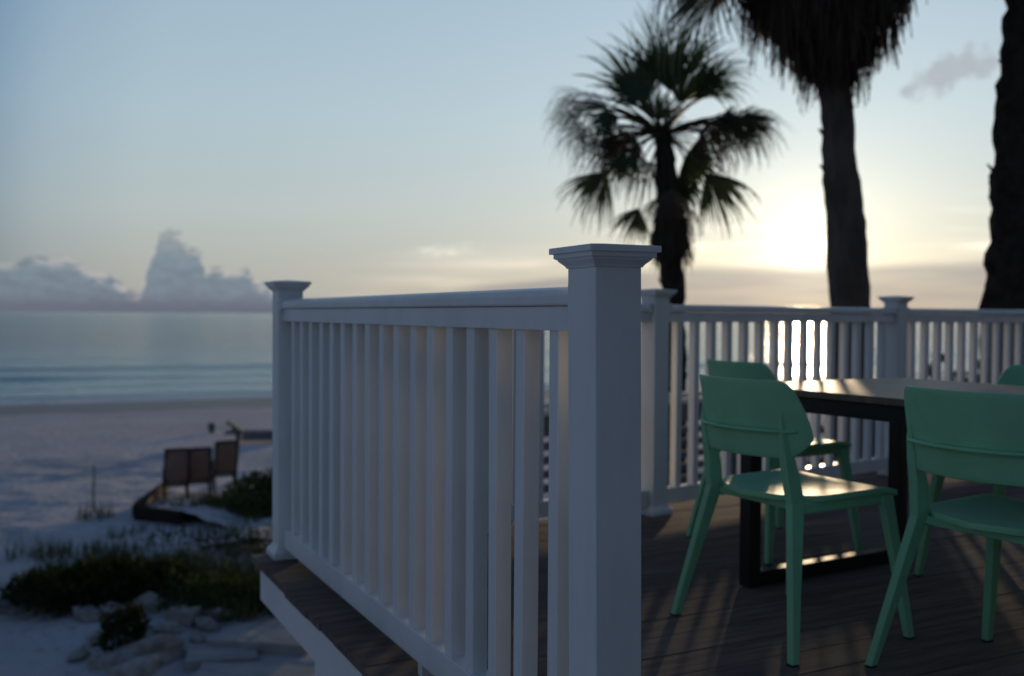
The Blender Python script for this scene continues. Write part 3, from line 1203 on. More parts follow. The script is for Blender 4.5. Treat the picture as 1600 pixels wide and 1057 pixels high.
def palm_root(name, x, y, label):
    r = empty(name, (x, y, terrain(x, y)))
    tag(r, label, 'palm', 'tall fan palms beyond the deck')
    return r


# --- the whole palm left of the sun
D1 = 13.2
C1 = at(1036, 205, D1)
B1 = at(1052, 470, D1)
x1, y1 = B1.x + .05, B1.y
p1 = palm_root('fan_palm', x1, y1, 'shaggy fan palm whose whole crown stands left of the low sun')
base1 = Vector((x1, y1, terrain(x1, y1)))


def loc(parent, p):
    return Vector(p) - Vector(parent.location)


mid1 = at(1044, 330, D1)
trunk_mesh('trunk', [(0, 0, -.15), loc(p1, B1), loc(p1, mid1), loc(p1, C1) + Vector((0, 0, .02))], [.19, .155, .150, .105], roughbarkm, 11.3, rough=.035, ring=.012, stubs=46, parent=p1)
heart = loc(p1, C1) + Vector((0, 0, -.05))
S1 = F_PX / D1


def fan_leaf(hub_px, hub_dy, ang, L_px, spread, tilt, droop, hang, nseg, wide, seed, leaf, split=.5, drop_len=1.1):
    """one leaf of the first palm: petiole from the heart to its hub, then a pleated fan"""
    rg = random.Random(seed)
    M = MB()
    hub = at(hub_px[0], hub_px[1], D1) - C1 + Vector((0, hub_dy, 0))
    L = L_px / S1
    pts = [hub * t + Vector((0, 0, .10 * hub.length * math.sin(math.pi * t))) for t in (0, .2, .4, .6, .8, 1.0)]
    M.tube(pts, [.026, .022, .018, .015, .013, .011], 5)
    npet = len(M.f)
    a0 = R(ang)
    ax = Vector((math.cos(a0), .35 * (1 if hub_dy > 0 else -1) * min(1, abs(hub_dy)), math.sin(a0))).normalized()
    inpl = Vector((-math.sin(a0), 0, math.cos(a0)))
    dep = ax.cross(inpl).normalized()
    side = (inpl * math.cos(R(tilt)) + dep * math.sin(R(tilt))).normalized()
    nrm = ax.cross(side)
    for i in range(nseg):
        f = (i + .5) / nseg * 2 - 1
        a = f * R(spread / 2) + rg.uniform(-.025, .025)
        d = (ax * math.cos(a) + side * math.sin(a) + nrm * .10 * (1 - 2 * (i % 2))).normalized()
        Ls = L * (.74 + .26 * math.cos(a)) * rg.uniform(.66, 1.10)
        w = L * R(spread) / nseg * .60 * wide
        tang = (side * math.cos(a) - ax * math.sin(a))
        pos, row, ns = hub.copy(), [], 8
        hg = hang * rg.uniform(.2, 2.4)
        for k_ in range(ns + 1):
            t = k_ / ns
            wid = w * (t / split if t < split else 1 - .93 * ((t - split) / (1 - split)) ** .75) + .003
            row.append((pos - tang * wid * .5, pos + tang * wid * .5))
            d = (d + Vector((rg.uniform(-.03, .03), 0, -1)) * (droop * .42 * t ** 1.5 + (hg * .55 if t > split + .08 else 0))).normalized()
            pos = pos + d * (Ls / ns) * (drop_len if t > split else 1.0)
        M.add([p for q in row for p in q], [(2 * k_, 2 * k_ + 1, 2 * k_ + 3, 2 * k_ + 2) for k_ in range(ns)])
    nm = 'frond' if leaf is frondm else 'dead_frond'
    o = link(nm, mesh_two(M, nm, petiolem if leaf is frondm else deadm, leaf, npet), p1, heart)
    return o


FL = [  # hub in the photo, depth, angle, length, spread, tilt, droop, hang, segments, width, dead
    ((1012, 152), .2, 108, 122, 105, 20, .05, .02, 30, 1.5, 0), ((1042, 142), -.2, 91, 122, 105, 12, .05, .02, 30, 1.5, 0), ((1066, 148), .3, 73, 120, 105, 20, .06, .03, 30, 1.5, 0),
    ((1002, 170), -.5, 121, 86, 110, 40, .15, .05, 26, 1.3, 0), ((1080, 160), -.4, 55, 88, 100, 45, .2, .10, 26, 1.1, 0), ((1040, 165), .8, 92, 90, 130, 30, .10, .04, 26, 1.4, 0),
    ((946, 160), .2, 170, 90, 105, 68, .50, .60, 28, .95, 0), ((958, 186), -.3, 186, 76, 130, 55, .50, .60, 26, .95, 0), ((975, 206), .5, 208, 70, 140, 40, .6, .7, 24, .9, 0),
    ((1140, 184), .2, 10, 106, 105, 68, .50, .50, 28, 1.05, 0), ((1112, 196), -.5, 0, 70, 130, 55, .6, .6, 22, .9, 0),
    ((950, 258), .2, 236, 92, 95, 18, .22, .18, 26, 1.5, 0), ((985, 246), -.5, 228, 66, 110, 35, .5, .5, 20, .8, 0),
    ((1074, 236), .2, -24, 74, 160, 15, .25, .25, 28, 1.5, 0), ((1098, 268), -.2, -54, 98, 90, 18, .25, .18, 26, 1.5, 0), ((1068, 262), .5, -66, 72, 110, 30, .3, .3, 22, 1.3, 0),
    ((1000, 318), .1, 246, 62, 95, 15, .2, .15, 22, 1.5, 0),
    ((990, 212), -.15, 214, 70, 150, 25, .9, .9, 20, .75, 1), ((930, 196), .3, 205, 66, 150, 35, .9, 1.0, 18, .42, 1), ((898, 176), .0, 195, 60, 130, 30, .8, 1.1, 14, .34, 1),
    ((1010, 236), .25, 240, 76, 150, 25, .9, .9, 16, .36, 1), ((960, 226), -.2, 225, 80, 150, 25, .9, .9, 16, .38, 1), ((1100, 196), .3, -25, 74, 150, 30, .9, .9, 16, .36, 1),
    ((1140, 200), -.2, -12, 70, 140, 30, .9, 1.0, 14, .34, 1), ((1086, 206), -.5, -30, 76, 150, 30, .9, .9, 16, .36, 1), ((1178, 190), .2, -5, 50, 110, 40, .7, .9, 12, .32, 1),
    ((1112, 140), .1, 38, 70, 130, 40, .6, .7, 18, .45, 0), ((912, 148), -.3, 178, 70, 90, 50, 1.0, .9, 10, .28, 1), ((1030, 305), -.4, 252, 62, 100, 20, .6, .5, 18, .8, 1), ((1068, 305), .4, -72, 60, 100, 20, .6, .5, 18, .8, 1),
    ((1060, 200), .6, 20, 70, 120, 40, .9, .9, 14, .36, 1), ((1008, 196), .5, 165, 66, 120, 40, .9, .9, 14, .36, 1),
]
rgp = random.Random(5)
for i, (hp, dy_, ang, Lp, spr, tl, dr, hn, ng, wd_, dd) in enumerate(FL):
    for v_ in range(2 if (dd or .6 < wd_ < 1.35) else 1):
        j = v_ * 1.0
        hp2 = (hp[0] + j * rgp.uniform(-14, 14), hp[1] + j * rgp.uniform(-10, 12))
        fan_leaf(hp2, dy_ + j * rgp.uniform(-.4, .4), ang + j * rgp.uniform(-16, 16), Lp * (1 - j * rgp.uniform(0, .18)), spr, tl + j * rgp.uniform(-12, 12), dr + .20 + j * .1, hn + .17 + j * rgp.uniform(0, .25),
                 int(ng * 1.3), wd_ * (.92 if wd_ > 1 else 1.0), 300 + i * 2 + v_, deadm if dd else frondm, split=.58 if wd_ > 1.35 else .48, drop_len=1.5 if dd else 1.25)


def hanging_leaf(seed, L, w, n=16):
    """a dead fan hanging folded against the trunk: local z down"""
    rg = random.Random(seed)
    M = MB()
    for i in range(n):
        f = (i + .5) / n * 2 - 1
        l_ = L * rg.uniform(.62, 1.0) * (1 - .22 * f * f)
        x0, x1_ = f * w * .10, f * w * (.5 + rg.uniform(-.1, .1))
        y = rg.uniform(-.05, .05)
        ww = w / n * rg.uniform(1.0, 1.9)
        ns = 5
        vs, fs = [], []
        for k_ in range(ns + 1):
            t = k_ / ns
            e = ww * (.45 + .55 * math.sin(min(1, t * 1.6) * math.pi / 2)) * (1 - .85 * max(0, (t - .5) / .5) ** 1.3)
            x = x0 + (x1_ - x0) * t ** .8 + rg.uniform(-.006, .006)
            yy = y * t + .03 * math.sin(t * 3 + i)
            vs += [(x - e / 2, yy, -l_ * t), (x + e / 2, yy + rg.uniform(-.012, .012), -l_ * t)]
        fs = [(2 * k_, 2 * k_ + 1, 2 * k_ + 3, 2 * k_ + 2) for k_ in range(ns)]
        M.add(vs, fs)
    return M.mesh('dead_frond', deadm)


HANG = [hanging_leaf(20 + i, .95, .42) for i in range(6)]
# skirt under the first palm's crown
sk1 = loc(p1, at(1048, 345, D1))
for i in range(16):
    th = i * 2 * math.pi / 16 + rnd.uniform(-.15, .15)
    dv = Vector((math.cos(th), math.sin(th), 0))
    h = link('dead_frond', HANG[i % 6], p1)
    h.matrix_local = Matrix.Translation(sk1 + dv * .20 + Vector((0, 0, rnd.uniform(-.05, .12)))) @ Matrix.Rotation(th + math.pi / 2, 4, 'Z') @ Matrix.Rotation(rnd.uniform(-.22, .05), 4, 'X') @ Matrix.Scale(.80, 4)

# --- the palm whose trunk half hides the sun, skirt of dead leaves above
D2 = 9.6
def c2_(px, py):
    return at(px, py, D2)
b2 = c2_(1328, 478)
p2 = palm_root('fan_palm', b2.x + .03, b2.y, 'fan palm trunk half hiding the sun below a thick brown skirt')
T2 = [(.03, 0, -.15), loc(p2, b2), loc(p2, c2_(1323, 380)), loc(p2, c2_(1310, 220)), loc(p2, c2_(1300, 60)), loc(p2, c2_(1285, -150))]
trunk_mesh('trunk', T2, [.215, .192, .190, .150, .145, .15], barkm, 4.2, rough=.02, ring=.004, stubs=12, parent=p2)
h2 = loc(p2, c2_(1288, -140))
S2 = F_PX / D2
tiers = [(-130, 1.10, 32, .25), (-85, 1.06, 34, .22), (-45, .99, 32, .2), (-15, .84, 30, .2), (10, .60, 24, .16), (38, .38, 20, .12), (62, .22, 14, .06)]
for py, rad, n, tilt in tiers:
    cpt = loc(p2, c2_(1302 - (62 - py) * .13, py - 20))
    for i in range(n):
        th = i * 2 * math.pi / n + rnd.uniform(-.12, .12)
        rj = rad * rnd.uniform(.72, 1.0)
        dv = Vector((math.cos(th), math.sin(th), 0))
        h = link('dead_frond', HANG[rnd.randrange(6)], p2)
        h.matrix_local = Matrix.Translation(cpt + dv * rj * .88 + Vector((0, 0, rnd.uniform(-.12, .10)))) @ Matrix.Rotation(th + math.pi / 2, 4, 'Z') @ Matrix.Rotation(tilt * rnd.uniform(-.6, .5), 4, 'X') @ Matrix.Scale(rnd.uniform(.72, 1.0), 4)
FAN_BIG = [fan_data('frond', frondm, L=1.15, spread=220, nseg=34, droop=.55, petiole=1.35, seed=s_, hang=.55, bend=.30, wide=.8, drop_len=1.2) for s_ in (31, 32)]
for i in range(18):
    th = i * 2.4
    dv = Vector((math.cos(th), math.sin(th), .15 + .9 * (i / 18)))
    place_frond(FAN_BIG[i % 2], p2, h2 + Vector((0, 0, .55)), dv, rnd.uniform(-.3, .3), 1.0)
# fronds that droop into the picture at its upper edge
for px, py, dy in ((1075, -95, .0), (1100, -70, .4), (1120, -110, -.3)):
    dv = c2_(px, py) - (Vector(p2.location) + h2 + Vector((0, 0, .30)))
    place_frond(FAN_BIG[0], p2, h2 + Vector((0, 0, .30)), dv + Vector((0, dy, .15)), .1, .92)

# --- rough trunk at the picture's edge
D3 = 9.0
def c3_(px, py):
    return at(px, py, D3)
b3 = c3_(1570, 488)
p3 = palm_root('fan_palm', b3.x - .02, b3.y, 'dark rough palm trunk with broken leaf stubs near the picture edge'.replace('near the picture edge', 'farthest from the corner post'))
T3 = [(-.03, 0, -.15), loc(p3, b3), loc(p3, c3_(1580, 330)), loc(p3, c3_(1592, 150)), loc(p3, c3_(1605, 0)), loc(p3, c3_(1625, -330))]
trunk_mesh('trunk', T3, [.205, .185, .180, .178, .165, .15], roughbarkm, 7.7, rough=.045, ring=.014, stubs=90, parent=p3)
h3 = loc(p3, c3_(1625, -330))
for i in range(16):
    th = i * 2.4 + 1
    place_frond(FAN_BIG[i % 2], p3, h3, Vector((math.cos(th), math.sin(th), -.1 + 1.1 * (i / 16))), rnd.uniform(-.3, .3), 1.0)

# ------------------------------------------------------------------ plants
def leaf_cloud(name, parent, m, blobs, n, size, seed, aspect=.45):
    """many small leaf faces through several ellipsoids"""
    rg = np.random.default_rng(seed)
    vs, fs = [], []
    tot = sum(b[1][0] * b[1][1] * b[1][2] for b in blobs)
    for c, r_ in blobs:
        k_ = int(n * r_[0] * r_[1] * r_[2] / tot)
        d = rg.normal(size=(k_, 3))
        d /= np.linalg.norm(d, axis=1)[:, None]
        rad = rg.uniform(.25, 1.0, size=(k_, 1)) ** .45
        rad *= 1 + .25 * np.sin(d[:, :1] * 7 + seed) * np.cos(d[:, 1:2] * 6)
        p = np.array(c) + d * rad * np.array(r_)
        for q, dd in zip(p, d):
            if q[2] < -.05:
                continue
            a = Vector(rg.normal(size=3)) * .8 + Vector((0, 0, .9)) + Vector(dd) * .7
            a.normalize()
            s_ = a.cross(Vector(rg.normal(size=3))).normalized()
            L = size * rg.uniform(.6, 1.4)
            q = Vector(q)
            i = len(vs)
            vs += [q, q + a * L * .5 + s_ * L * aspect * .5, q + a * L, q + a * L * .5 - s_ * L * aspect * .5]
            fs.append((i, i + 1, i + 2, i + 3))
    return mesh_obj(name, vs, fs, m, parent)


def blades(name, parent, m, n, rad, h, seed, spread=.4, w=.010, ry=None):
    rg = np.random.default_rng(seed)
    vs, fs = [], []
    ry = rad if ry is None else ry
    for _ in range(n):
        th = rg.uniform(0, 6.283)
        rr_ = math.sqrt(rg.uniform(0, 1))
        b = Vector((math.cos(th) * rr_ * rad, math.sin(th) * rr_ * ry, -.03))
        L = h * rg.uniform(.5, 1.1)
        ln = Vector((rg.normal() * spread, rg.normal() * spread, 0))
        sd = Vector((-ln.y, ln.x, 0))
        sd = sd.normalized() * w if sd.length > 1e-5 else Vector((w, 0, 0))
        i = len(vs)
        for k_, t in enumerate((0, .4, .75, 1.0)):
            p = b + Vector((0, 0, L * (t - .25 * t * t * ln.length * 2))) + ln * L * t * t
            ww = sd * (1 - t * .9)
            vs += [p - ww, p + ww]
        for k_ in range(3):
            fs.append((i + 2 * k_, i + 2 * k_ + 1, i + 2 * k_ + 3, i + 2 * k_ + 2))
    return mesh_obj(name, vs, fs, m, parent)


def bush(px, py, label, blobs, n, size, seed, m=leafm, z=None, stems=5, spot=None, group='shrubs around the deck', name='dune_shrub'):
    p = on_z(px, py, GROUND) if spot is None else Vector(spot)
    p.z = terrain(p.x, p.y)
    r = empty(name, p)
    tag(r, label, 'shrub', group)
    leaf_cloud('foliage', r, m, blobs, n, size, seed)
    S_ = MB()
    rg = random.Random(seed)
    hmax = max(b[0][2] + b[1][2] for b in blobs)
    for i in range(stems):
        b = rg.choice(blobs)
        tip = Vector(b[0]) + Vector((rg.uniform(-.4, .4) * b[1][0], rg.uniform(-.4, .4) * b[1][1], .3 * b[1][2]))
        S_.tube([(tip.x * .3, tip.y * .3, -.1), (tip.x * .7, tip.y * .7, tip.z * .5), tip], [.022, .016, .006], 5)
    S_.build('stem', stickm, r)
    return r


bush(150, 965, 'large dark shrub sprawling over the sand, uphill of the pale rocks',
     [((-.55, .1, .12), (.55, .40, .22)), ((.1, .3, .18), (.60, .50, .28)), ((.62, .5, .14), (.36, .36, .22)), ((-.2, -.15, .08), (.50, .30, .18))], 2900, .11, 5, leafdarkm)
bush(190, 1030, 'small dark round shrub growing among the pale rocks',
     [((0, 0, .20), (.24, .22, .27)), ((.1, .08, .3), (.16, .16, .18))], 1100, .075, 6, leafdarkm)
bush(330, 962, 'low green ground shrub between the rocks and the deck corner',
     [((-.55, .1, .08), (.60, .35, .20)), ((.15, -.05, .10), (.60, .36, .24)), ((.75, -.1, .12), (.40, .34, .26)), ((0, .45, .06), (.7, .3, .16))], 2200, .08, 7, leafm)
bush(408, 800, 'yellow-green shrub hugging the corner post behind the beach chairs',
     [((0, 0, .25), (.55, .5, .40)), ((.5, .2, .35), (.5, .4, .45)), ((.2, -.6, .12), (.6, .4, .25))], 4200, .10, 8, grassm)
bush(300, 815, 'low green plants in front of the beach chairs',
     [((-.3, -.1, .06), (.55, .35, .16)), ((.6, .2, .08), (.7, .35, .20)), ((1.3, .1, .06), (.5, .3, .16))], 3000, .08, 9, grassm)
bush(270, 868, 'thin dark plants on the bare patch behind the large shrub',
     [((0, 0, .05), (.45, .25, .14)), ((.9, -.1, .05), (.5, .3, .16)), ((1.6, .15, .05), (.5, .3, .18))], 900, .07, 10, leafdarkm)

# shrubs behind the back railing
for i, (px, D, topy, wd) in enumerate(((1330, 10.5, 580, .6), (1398, 10.5, 582, .55), (1472, 10.3, 566, .60), (1512, 11.5, 574, .5), (1548, 10.6, 590, .5))):
    top = at(px, topy, D)
    gz = terrain(top.x, top.y)
    hh = top.z - gz
    labs = ['leafy shrub showing between railing slats below the sun-hiding trunk',
            'leafy shrub showing between slats just past the middle post',
            'tallest leafy shrub showing above the table through the slats',
            'leafy shrub showing through slats next to the tallest one',
            'leafy shrub showing through slats beside the rough trunk']
    bush(0, 0, labs[i], [((0, 0, hh * .82), (wd * .55, wd * .5, hh * .16)), ((.1, .1, hh * .55), (wd * .9, wd * .9, hh * .30)), ((-.1, 0, hh * .25), (wd, wd, hh * .25))],
         1800, .16, 40 + i, leafm, spot=(top.x, top.y, gz), group='shrubs beyond the back railing', name='tall_shrub')

# grass tufts
tufts = [(52, 878, .35, .42, 60), (88, 880, .30, .36, 50), (130, 868, .30, .30, 36), (150, 818, .30, .42, 55), (205, 846, .40, .26, 50), (265, 842, .5, .25, 55),
         (330, 796, .5, .30, 130), (385, 822, .5, .28, 110), (230, 925, .5, .40, 260), (300, 935, .6, .34, 320), (360, 925, .6, .36, 320), (395, 965, .5, .40, 320), (120, 925, .6, .40, 420), (70, 940, .5, .36, 260), (180, 925, .6, .40, 380), (330, 965, .6, .34, 300), (270, 900, .5, .3, 200), (180, 880, .5, .34, 160), (405, 880, .5, .3, 160), (350, 850, .5, .26, 120), (390, 780, .5, .4, 160), (255, 812, .35, .22, 120), (300, 806, .5, .24, 160), (345, 806, .5, .26, 160), (235, 800, .25, .18, 60)]
gr_v, gr_f = [], []
for i, (px, py, rd, hh, n) in enumerate(tufts):
    p = on_z(px, py, GROUND)
    o = blades('tmp', None, None, n, rd, hh, 60 + i, .38, .012)
    k0 = len(gr_v)
    z_ = terrain(p.x, p.y) + (.10 if 795 < py < 815 and px > 225 else 0)
    gr_v += [(v.co.x + p.x, v.co.y + p.y, v.co.z + z_) for v in o.data.vertices]
    gr_f += [tuple(j + k0 for j in f.vertices) for f in o.data.polygons]
    bpy.data.objects.remove(o)
tag(mesh_obj('dune_grass', gr_v, gr_f, grassm), 'thin green dune grass scattered over the sand', 'grass', kind='stuff')

# ------------------------------------------------------------------ rocks and slabs
def rock_mesh(seed, flat=.7):
    bm = bmesh.new()
    bmesh.ops.create_icosphere(bm, subdivisions=4, radius=1.0)
    rg = random.Random(seed)
    planes = [(Vector((rg.gauss(0, 1), rg.gauss(0, 1), rg.gauss(0, 1))).normalized(), rg.uniform(.52, .85)) for _ in range(11)]
    for v in bm.verts:
        n = v.co.normalized()
        d = 1 + .42 * mnoise.noise(n * 1.3 + Vector((seed * 3.1, 0, seed))) + .2 * mnoise.noise(n * 3.2 + Vector((0, seed * 2.3, 0)))
        q = max(abs(n.x), abs(n.y), abs(n.z))
        d *= .72 + .28 / (q * 1.25)
        v.co = n * d
        for pn_, ph_ in planes:
            e_ = v.co.dot(pn_) - ph_
            if e_ > 0:
                v.co -= pn_ * e_ * .94
        v.co.z *= flat
    me = bpy.data.meshes.new('rock')
    bm.to_mesh(me)
    bm.free()
    me.materials.append(rockm)
    return me


RM = [rock_mesh(i * 1.37 + .4, .55 + .12 * (i % 3)) for i in range(6)]
rocks = [(135, 982, .20, 0, 'pale rock at the top of the heap, left of the small round shrub'),
         (176, 975, .16, 1, 'small pale rock behind the small round shrub'),
         (235, 968, .20, 2, 'pale upright rock touching the small round shrub'),
         (226, 1034, .36, 3, 'broad flat pale rock lowest in front of the small round shrub'),
         (262, 1000, .17, 4, 'grey rock directly behind the broad flat rock'),
         (290, 985, .22, 5, 'large grey rock in the middle of the heap'),
         (322, 992, .16, 0, 'grey rock at the slab end of the heap'),
         (345, 978, .18, 1, 'grey rock half under the low green shrub'),
         (150, 1012, .15, 2, 'dull brown rock beside the small round shrub'),
         (120, 1030, .14, 3, 'small dull rock lowest on the open sand side'),
         (272, 1020, .14, 4, 'small rock between the flat rock and the slabs'),
         (165, 1046, .16, 5, 'rock cut by the lower picture edge below the small shrub'),
         (308, 1010, .11, 2, 'smallest rock beside the middle of the heap'),
         (210, 1062, .26, 1, 'flat rock lying just below the broad pale one')]
for px, py, s_, k_, lab in rocks:
    p = on_z(px, py, GROUND)
    o = link('rock', RM[k_])
    o.location = (p.x, p.y, terrain(p.x, p.y) + s_ * .22)
    o.rotation_euler = (rnd.uniform(-.25, .25), rnd.uniform(-.25, .25), rnd.uniform(0, 6.28))
    o.scale = (s_ * 1.15, s_ * .9, s_ * .85)
    tag(o, lab.replace('lower picture edge', 'frame'), 'rock', 'pale rocks heaped below the deck')
slabs = [(420, 1012, 1.05, .62, .12, -.15, 'pale concrete slab touching the white wall under the deck'),
         (345, 1032, .72, .50, .10, .25, 'dull concrete slab beside the rock heap'),
         (400, 1062, 1.2, .5, .08, .05, 'concrete slab lowest, in front of the other slabs')]
for px, py, lx, ly, hz_, rz_, lab in slabs:
    p = on_z(px, py, GROUND)
    m = MB()
    nn = 10
    top, bot = [], []
    rg = random.Random(px)
    for i in range(4):
        cx_, cy_ = ((-1, -1), (1, -1), (1, 1), (-1, 1))[i]
        dx_, dy_ = ((-1, -1), (1, -1), (1, 1), (-1, 1))[(i + 1) % 4]
        for t in (0, .25, .5, .75):
            x = (cx_ + (dx_ - cx_) * t) * lx / 2 + rg.uniform(-.02, .02)
            y = (cy_ + (dy_ - cy_) * t) * ly / 2 + rg.uniform(-.02, .02)
            top.append((x, y, hz_ + rg.uniform(-.008, .008)))
            bot.append((x, y, -.15))
    n_ = len(top)
    m.add(bot + top, [tuple(range(n_ - 1, -1, -1)), tuple(range(n_, 2 * n_))] + [(i, (i + 1) % n_, (i + 1) % n_ + n_, i + n_) for i in range(n_)])
    o = m.build('stone_slab', slabm, bevel=.015)
    o.location = (p.x, p.y, terrain(p.x, p.y) - .02)
    o.rotation_euler = (0, 0, rz_)
    tag(o, lab, 'slab', 'slabs below the deck')

# ------------------------------------------------------------------ beach furniture
def sling_chair():
    r = empty('beach_chair')
    # faces +y; the back leans toward -y
    f = MB()
    W_ = .36
    for sx in (-1, 1):
        x = sx * W_ / 2
        add_bevel(MB().bar((x, .02, .40), (x, -.34, 1.02), .035, .045).build('back_post', chairframem, r), .004, 1)
        add_bevel(MB().bar((x, .42, .44), (x, -.02, .38), .035, .045).build('seat_rail', chairframem, r), .004, 1)
        add_bevel(MB().bar((x, .40, .44), (x, .30, 0), .035, .04).build('leg', chairframem, r), .004, 1)
        add_bevel(MB().bar((x * .98, .10, .42), (x * .98, -.32, 0), .03, .04).build('leg', chairframem, r), .004, 1)
        add_bevel(MB().bar((x, -.20, .66), (x, .36, .64), .05, .025).build('armrest', chairframem, r), .004, 1)
        MB().bar((x, .34, .63), (x, .36, .42), .03, .03).build('arm_post', chairframem, r)
    MB().bar((-W_ / 2 + .02, -.335, 1.015), (W_ / 2 - .02, -.335, 1.015), .03, .04).build('top_bar', chairframem, r)
    MB().bar((-W_ / 2 + .02, -.02, .39), (W_ / 2 - .02, -.02, .39), .03, .035).build('low_bar', chairframem, r)
    MB().bar((-W_ / 2 + .02, -.29, .06), (W_ / 2 - .02, -.29, .06), .025, .03).build('stretcher', chairframem, r)
    sl = []
    for i in range(9):
        t = i / 8
        y = .0 - .325 * t
        z = .42 + .575 * t
        sag = -.03 * math.sin(math.pi * t)
        sl.append([((x, y + sag * .85, z + sag * .5), (x, y + sag * .85 + .008, z + sag * .5 + .004)) for x in [(-.5 + j / 6) * (W_ - .04) for j in range(7)]])
    strip_solid(sl).build('back_sling', slingm, r, smooth=True)
    sl = []
    for i in range(7):
        t = i / 6
        y = .42 - .42 * t
        z = .445 - .055 * t - .03 * math.sin(math.pi * t)
        sl.append([((x, y, z), (x, y, z + .008)) for x in [(-.5 + j / 6) * (W_ - .04) for j in range(7)]])
    strip_solid(sl).build('seat_sling', slingm, r, smooth=True)
    return r


sch = sling_chair()
chs = [(268, 804, R(6), 'brown sling beach chair standing nearest to the dark timber edge', 1.12),
       (304, 795, R(4), 'brown sling beach chair in the middle of the row of three', 1.1),
       (346, 783, R(6), 'brown sling beach chair at the deck corner end of the row', 1.12)]
for i, (px, py, rz_, lab, sc_) in enumerate(chs):
    c = sch if i == 0 else copy_tree(sch)
    p = on_z(px, py, GROUND + .03)
    c.location = (p.x, p.y + .25, terrain(p.x, p.y + .25))
    c.rotation_euler = (0, 0, rz_ + .28)
    c.scale = (sc_, sc_, sc_)
    tag(c, lab, 'beach chair', 'brown beach chairs facing the sea')

# lounger farther down the beach
p = on_z(405, 690, GROUND - .03)
lg = empty('beach_lounger', (p.x, p.y, terrain(p.x, p.y)), R(8))
tag(lg, 'low grey lounger with raised head, farther down the beach', 'lounger')
for sy in (-.3, .3):
    MB().bar((-.95, sy, .30), (.95, sy, .30), .05, .06).build('side_rail', loungem, lg)
    for sx in (-.55, .8):
        MB().bar((sx, sy, .30), (sx - .05, sy, 0), .05, .05).build('leg', chairframem, lg)
    MB().bar((-.42, sy, .30), (-.86, sy, .62), .05, .05).build('head_frame', chairframem, lg)
    MB().bar((-.70, sy, .48), (-.52, sy, .05), .04, .04).build('head_strut', chairframem, lg)
MB().box((.27, 0, .335), (1.36, .54, .02)).build('bed_sling', loungem, lg)
for sy in (-.335, .335):
    MB().box((.25, sy, .20), (1.38, .02, .20)).build('side_panel', loungem, lg, bevel=.004)
MB().bar((-.42, 0, .335), (-.86, 0, .655), .54, .02).build('head_sling', chairframem, lg)
p = on_z(331, 674, GROUND - .05)
b_ = empty('small_bin', (p.x, p.y, terrain(p.x, p.y)))
b_.scale = (.7, .7, .75)
tag(b_, 'small green bin with dark lid on the open sand', 'bin')
MB().tube([(0, 0, -.02), (0, 0, .10), (0, 0, .30)], [.13, .14, .17], 14).build('bin_body', binm, b_, smooth=False)
MB().tube([(0, 0, .30), (0, 0, .34), (0, 0, .42)], [.185, .18, .08], 14).build('lid', chairframem, b_)
p = on_z(147, 808, GROUND)
st = empty('marker_stake', (p.x, p.y, terrain(p.x, p.y)))
tag(st, 'thin grey stake standing upright in the sand', 'stake')
MB().tube([(0, 0, -.2), (-.012, 0, .40), (.004, .01, .66), (-.004, .0, .84)], [.022, .020, .019, .014], 7).build('shaft', stakem, st)
MB().tube([(0, 0, .50), (.02, .005, .51)], [.026, .018], 7).build('tie', stickm, st)

# dark timber edge holding the raised sand
pc0 = on_z(212, 822, GROUND)
pr = on_z(284, 833, GROUND)
pl = on_z(262, 786, GROUND)
te = empty('timber_edging', (pc0.x, pc0.y, GROUND))
tag(te, 'dark timber edging with a sharp corner holding raised sand by the chairs', 'edging')
z0 = .0
for k_ in range(2):
    a = Vector((0, 0, .07 + .192 * k_))
    b = Vector((pr.x - pc0.x, pr.y - pc0.y, .07 + .192 * k_))
    d = (b - a).normalized()
    add_bevel(MB().bar(a - d * .04 * k_, b, .10, .19).build('timber', timberm, te), .008, 1)
    c = Vector((pl.x - pc0.x, pl.y - pc0.y, .07 + .192 * k_))
    d2 = (c - a).normalized()
    add_bevel(MB().bar(a + d2 * (.06 + .03 * (1 - k_)), c + Vector((0, 0, .05 * k_)), .10, .20 + .06 * k_).build('timber', timberm, te), .008, 1)
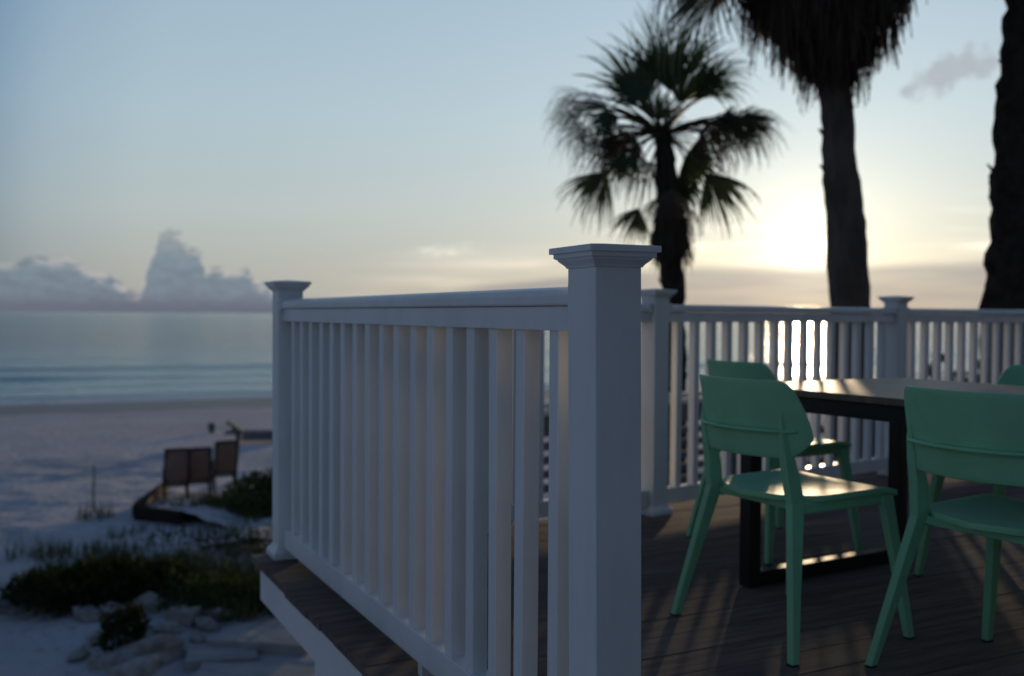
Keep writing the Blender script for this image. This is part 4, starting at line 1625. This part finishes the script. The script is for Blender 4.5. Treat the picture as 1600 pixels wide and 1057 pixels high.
# sand fill behind the timbers
va, vb = Vector((pr.x - pc0.x, pr.y - pc0.y, 0)), Vector((pl.x - pc0.x, pl.y - pc0.y, 0))
rows = []
for i in range(25):
    row = []
    for j in range(25):
        s_, t_ = i / 24, j / 24
        q = Vector((pc0.x, pc0.y, 0)) + va * s_ * 2.3 + vb * t_ * 2.0 + (va.normalized() + vb.normalized()) * .05
        fs_ = max(0.0, 1 - max(0, s_ - .38) / .62)
        ft_ = max(0.0, 1 - max(0, t_ - .42) / .58)
        hgt = .22 * (fs_ * fs_ * (3 - 2 * fs_)) * (ft_ * ft_ * (3 - 2 * ft_)) - .03 + .05 * hash_noise(q.x, q.y, 1.6) + .03 * hash_noise(q.x, q.y, 4.1)
        row.append((q.x, q.y, terrain(q.x, q.y) + hgt))
    rows.append(row)
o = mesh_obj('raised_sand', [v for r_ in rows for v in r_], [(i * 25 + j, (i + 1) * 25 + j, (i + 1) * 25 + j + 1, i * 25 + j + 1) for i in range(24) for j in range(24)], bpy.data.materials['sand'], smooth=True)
tag(o, 'raised bed of sand behind the timber edging', kind='structure')

# low screen of horizontal boards on the walkway below the back railing
SA, SB = Vector((-.95, 8.35, 0)), Vector((2.75, 11.75, 0))
sd = (SB - SA)
sl_len = sd.length
sd.normalize()
scr = empty('board_screen', (SA.x, SA.y, terrain(SA.x, SA.y)), math.atan2(sd.y, sd.x))
tag(scr, 'low grey screen of horizontal boards under white top rails, seen through railing slits', 'screen')
gz = scr.location.z
for z, h_ in ((.135, .045), (.068, .045)):
    MB().box((sl_len / 2, 0, z - gz), (sl_len, .12, h_)).build('top_board', whiteboardm, scr, bevel=.004)
MB().box((sl_len / 2, .01, -.065 - gz), (sl_len, .05, .20)).build('board', boardm, scr, bevel=.004)
for i in range(5):
    MB().box((sl_len / 2, .01, -.26 - .135 * i - gz), (sl_len, .04, .078)).build('board', boardm, scr, bevel=.004)
for i in range(5):
    MB().box((.1 + (sl_len - .2) * i / 4, .09, (.04 - gz) / 2 - .1), (.10, .10, .04 - gz + .2)).build('support_post', boardm, scr)

bpy.context.view_layer.update()
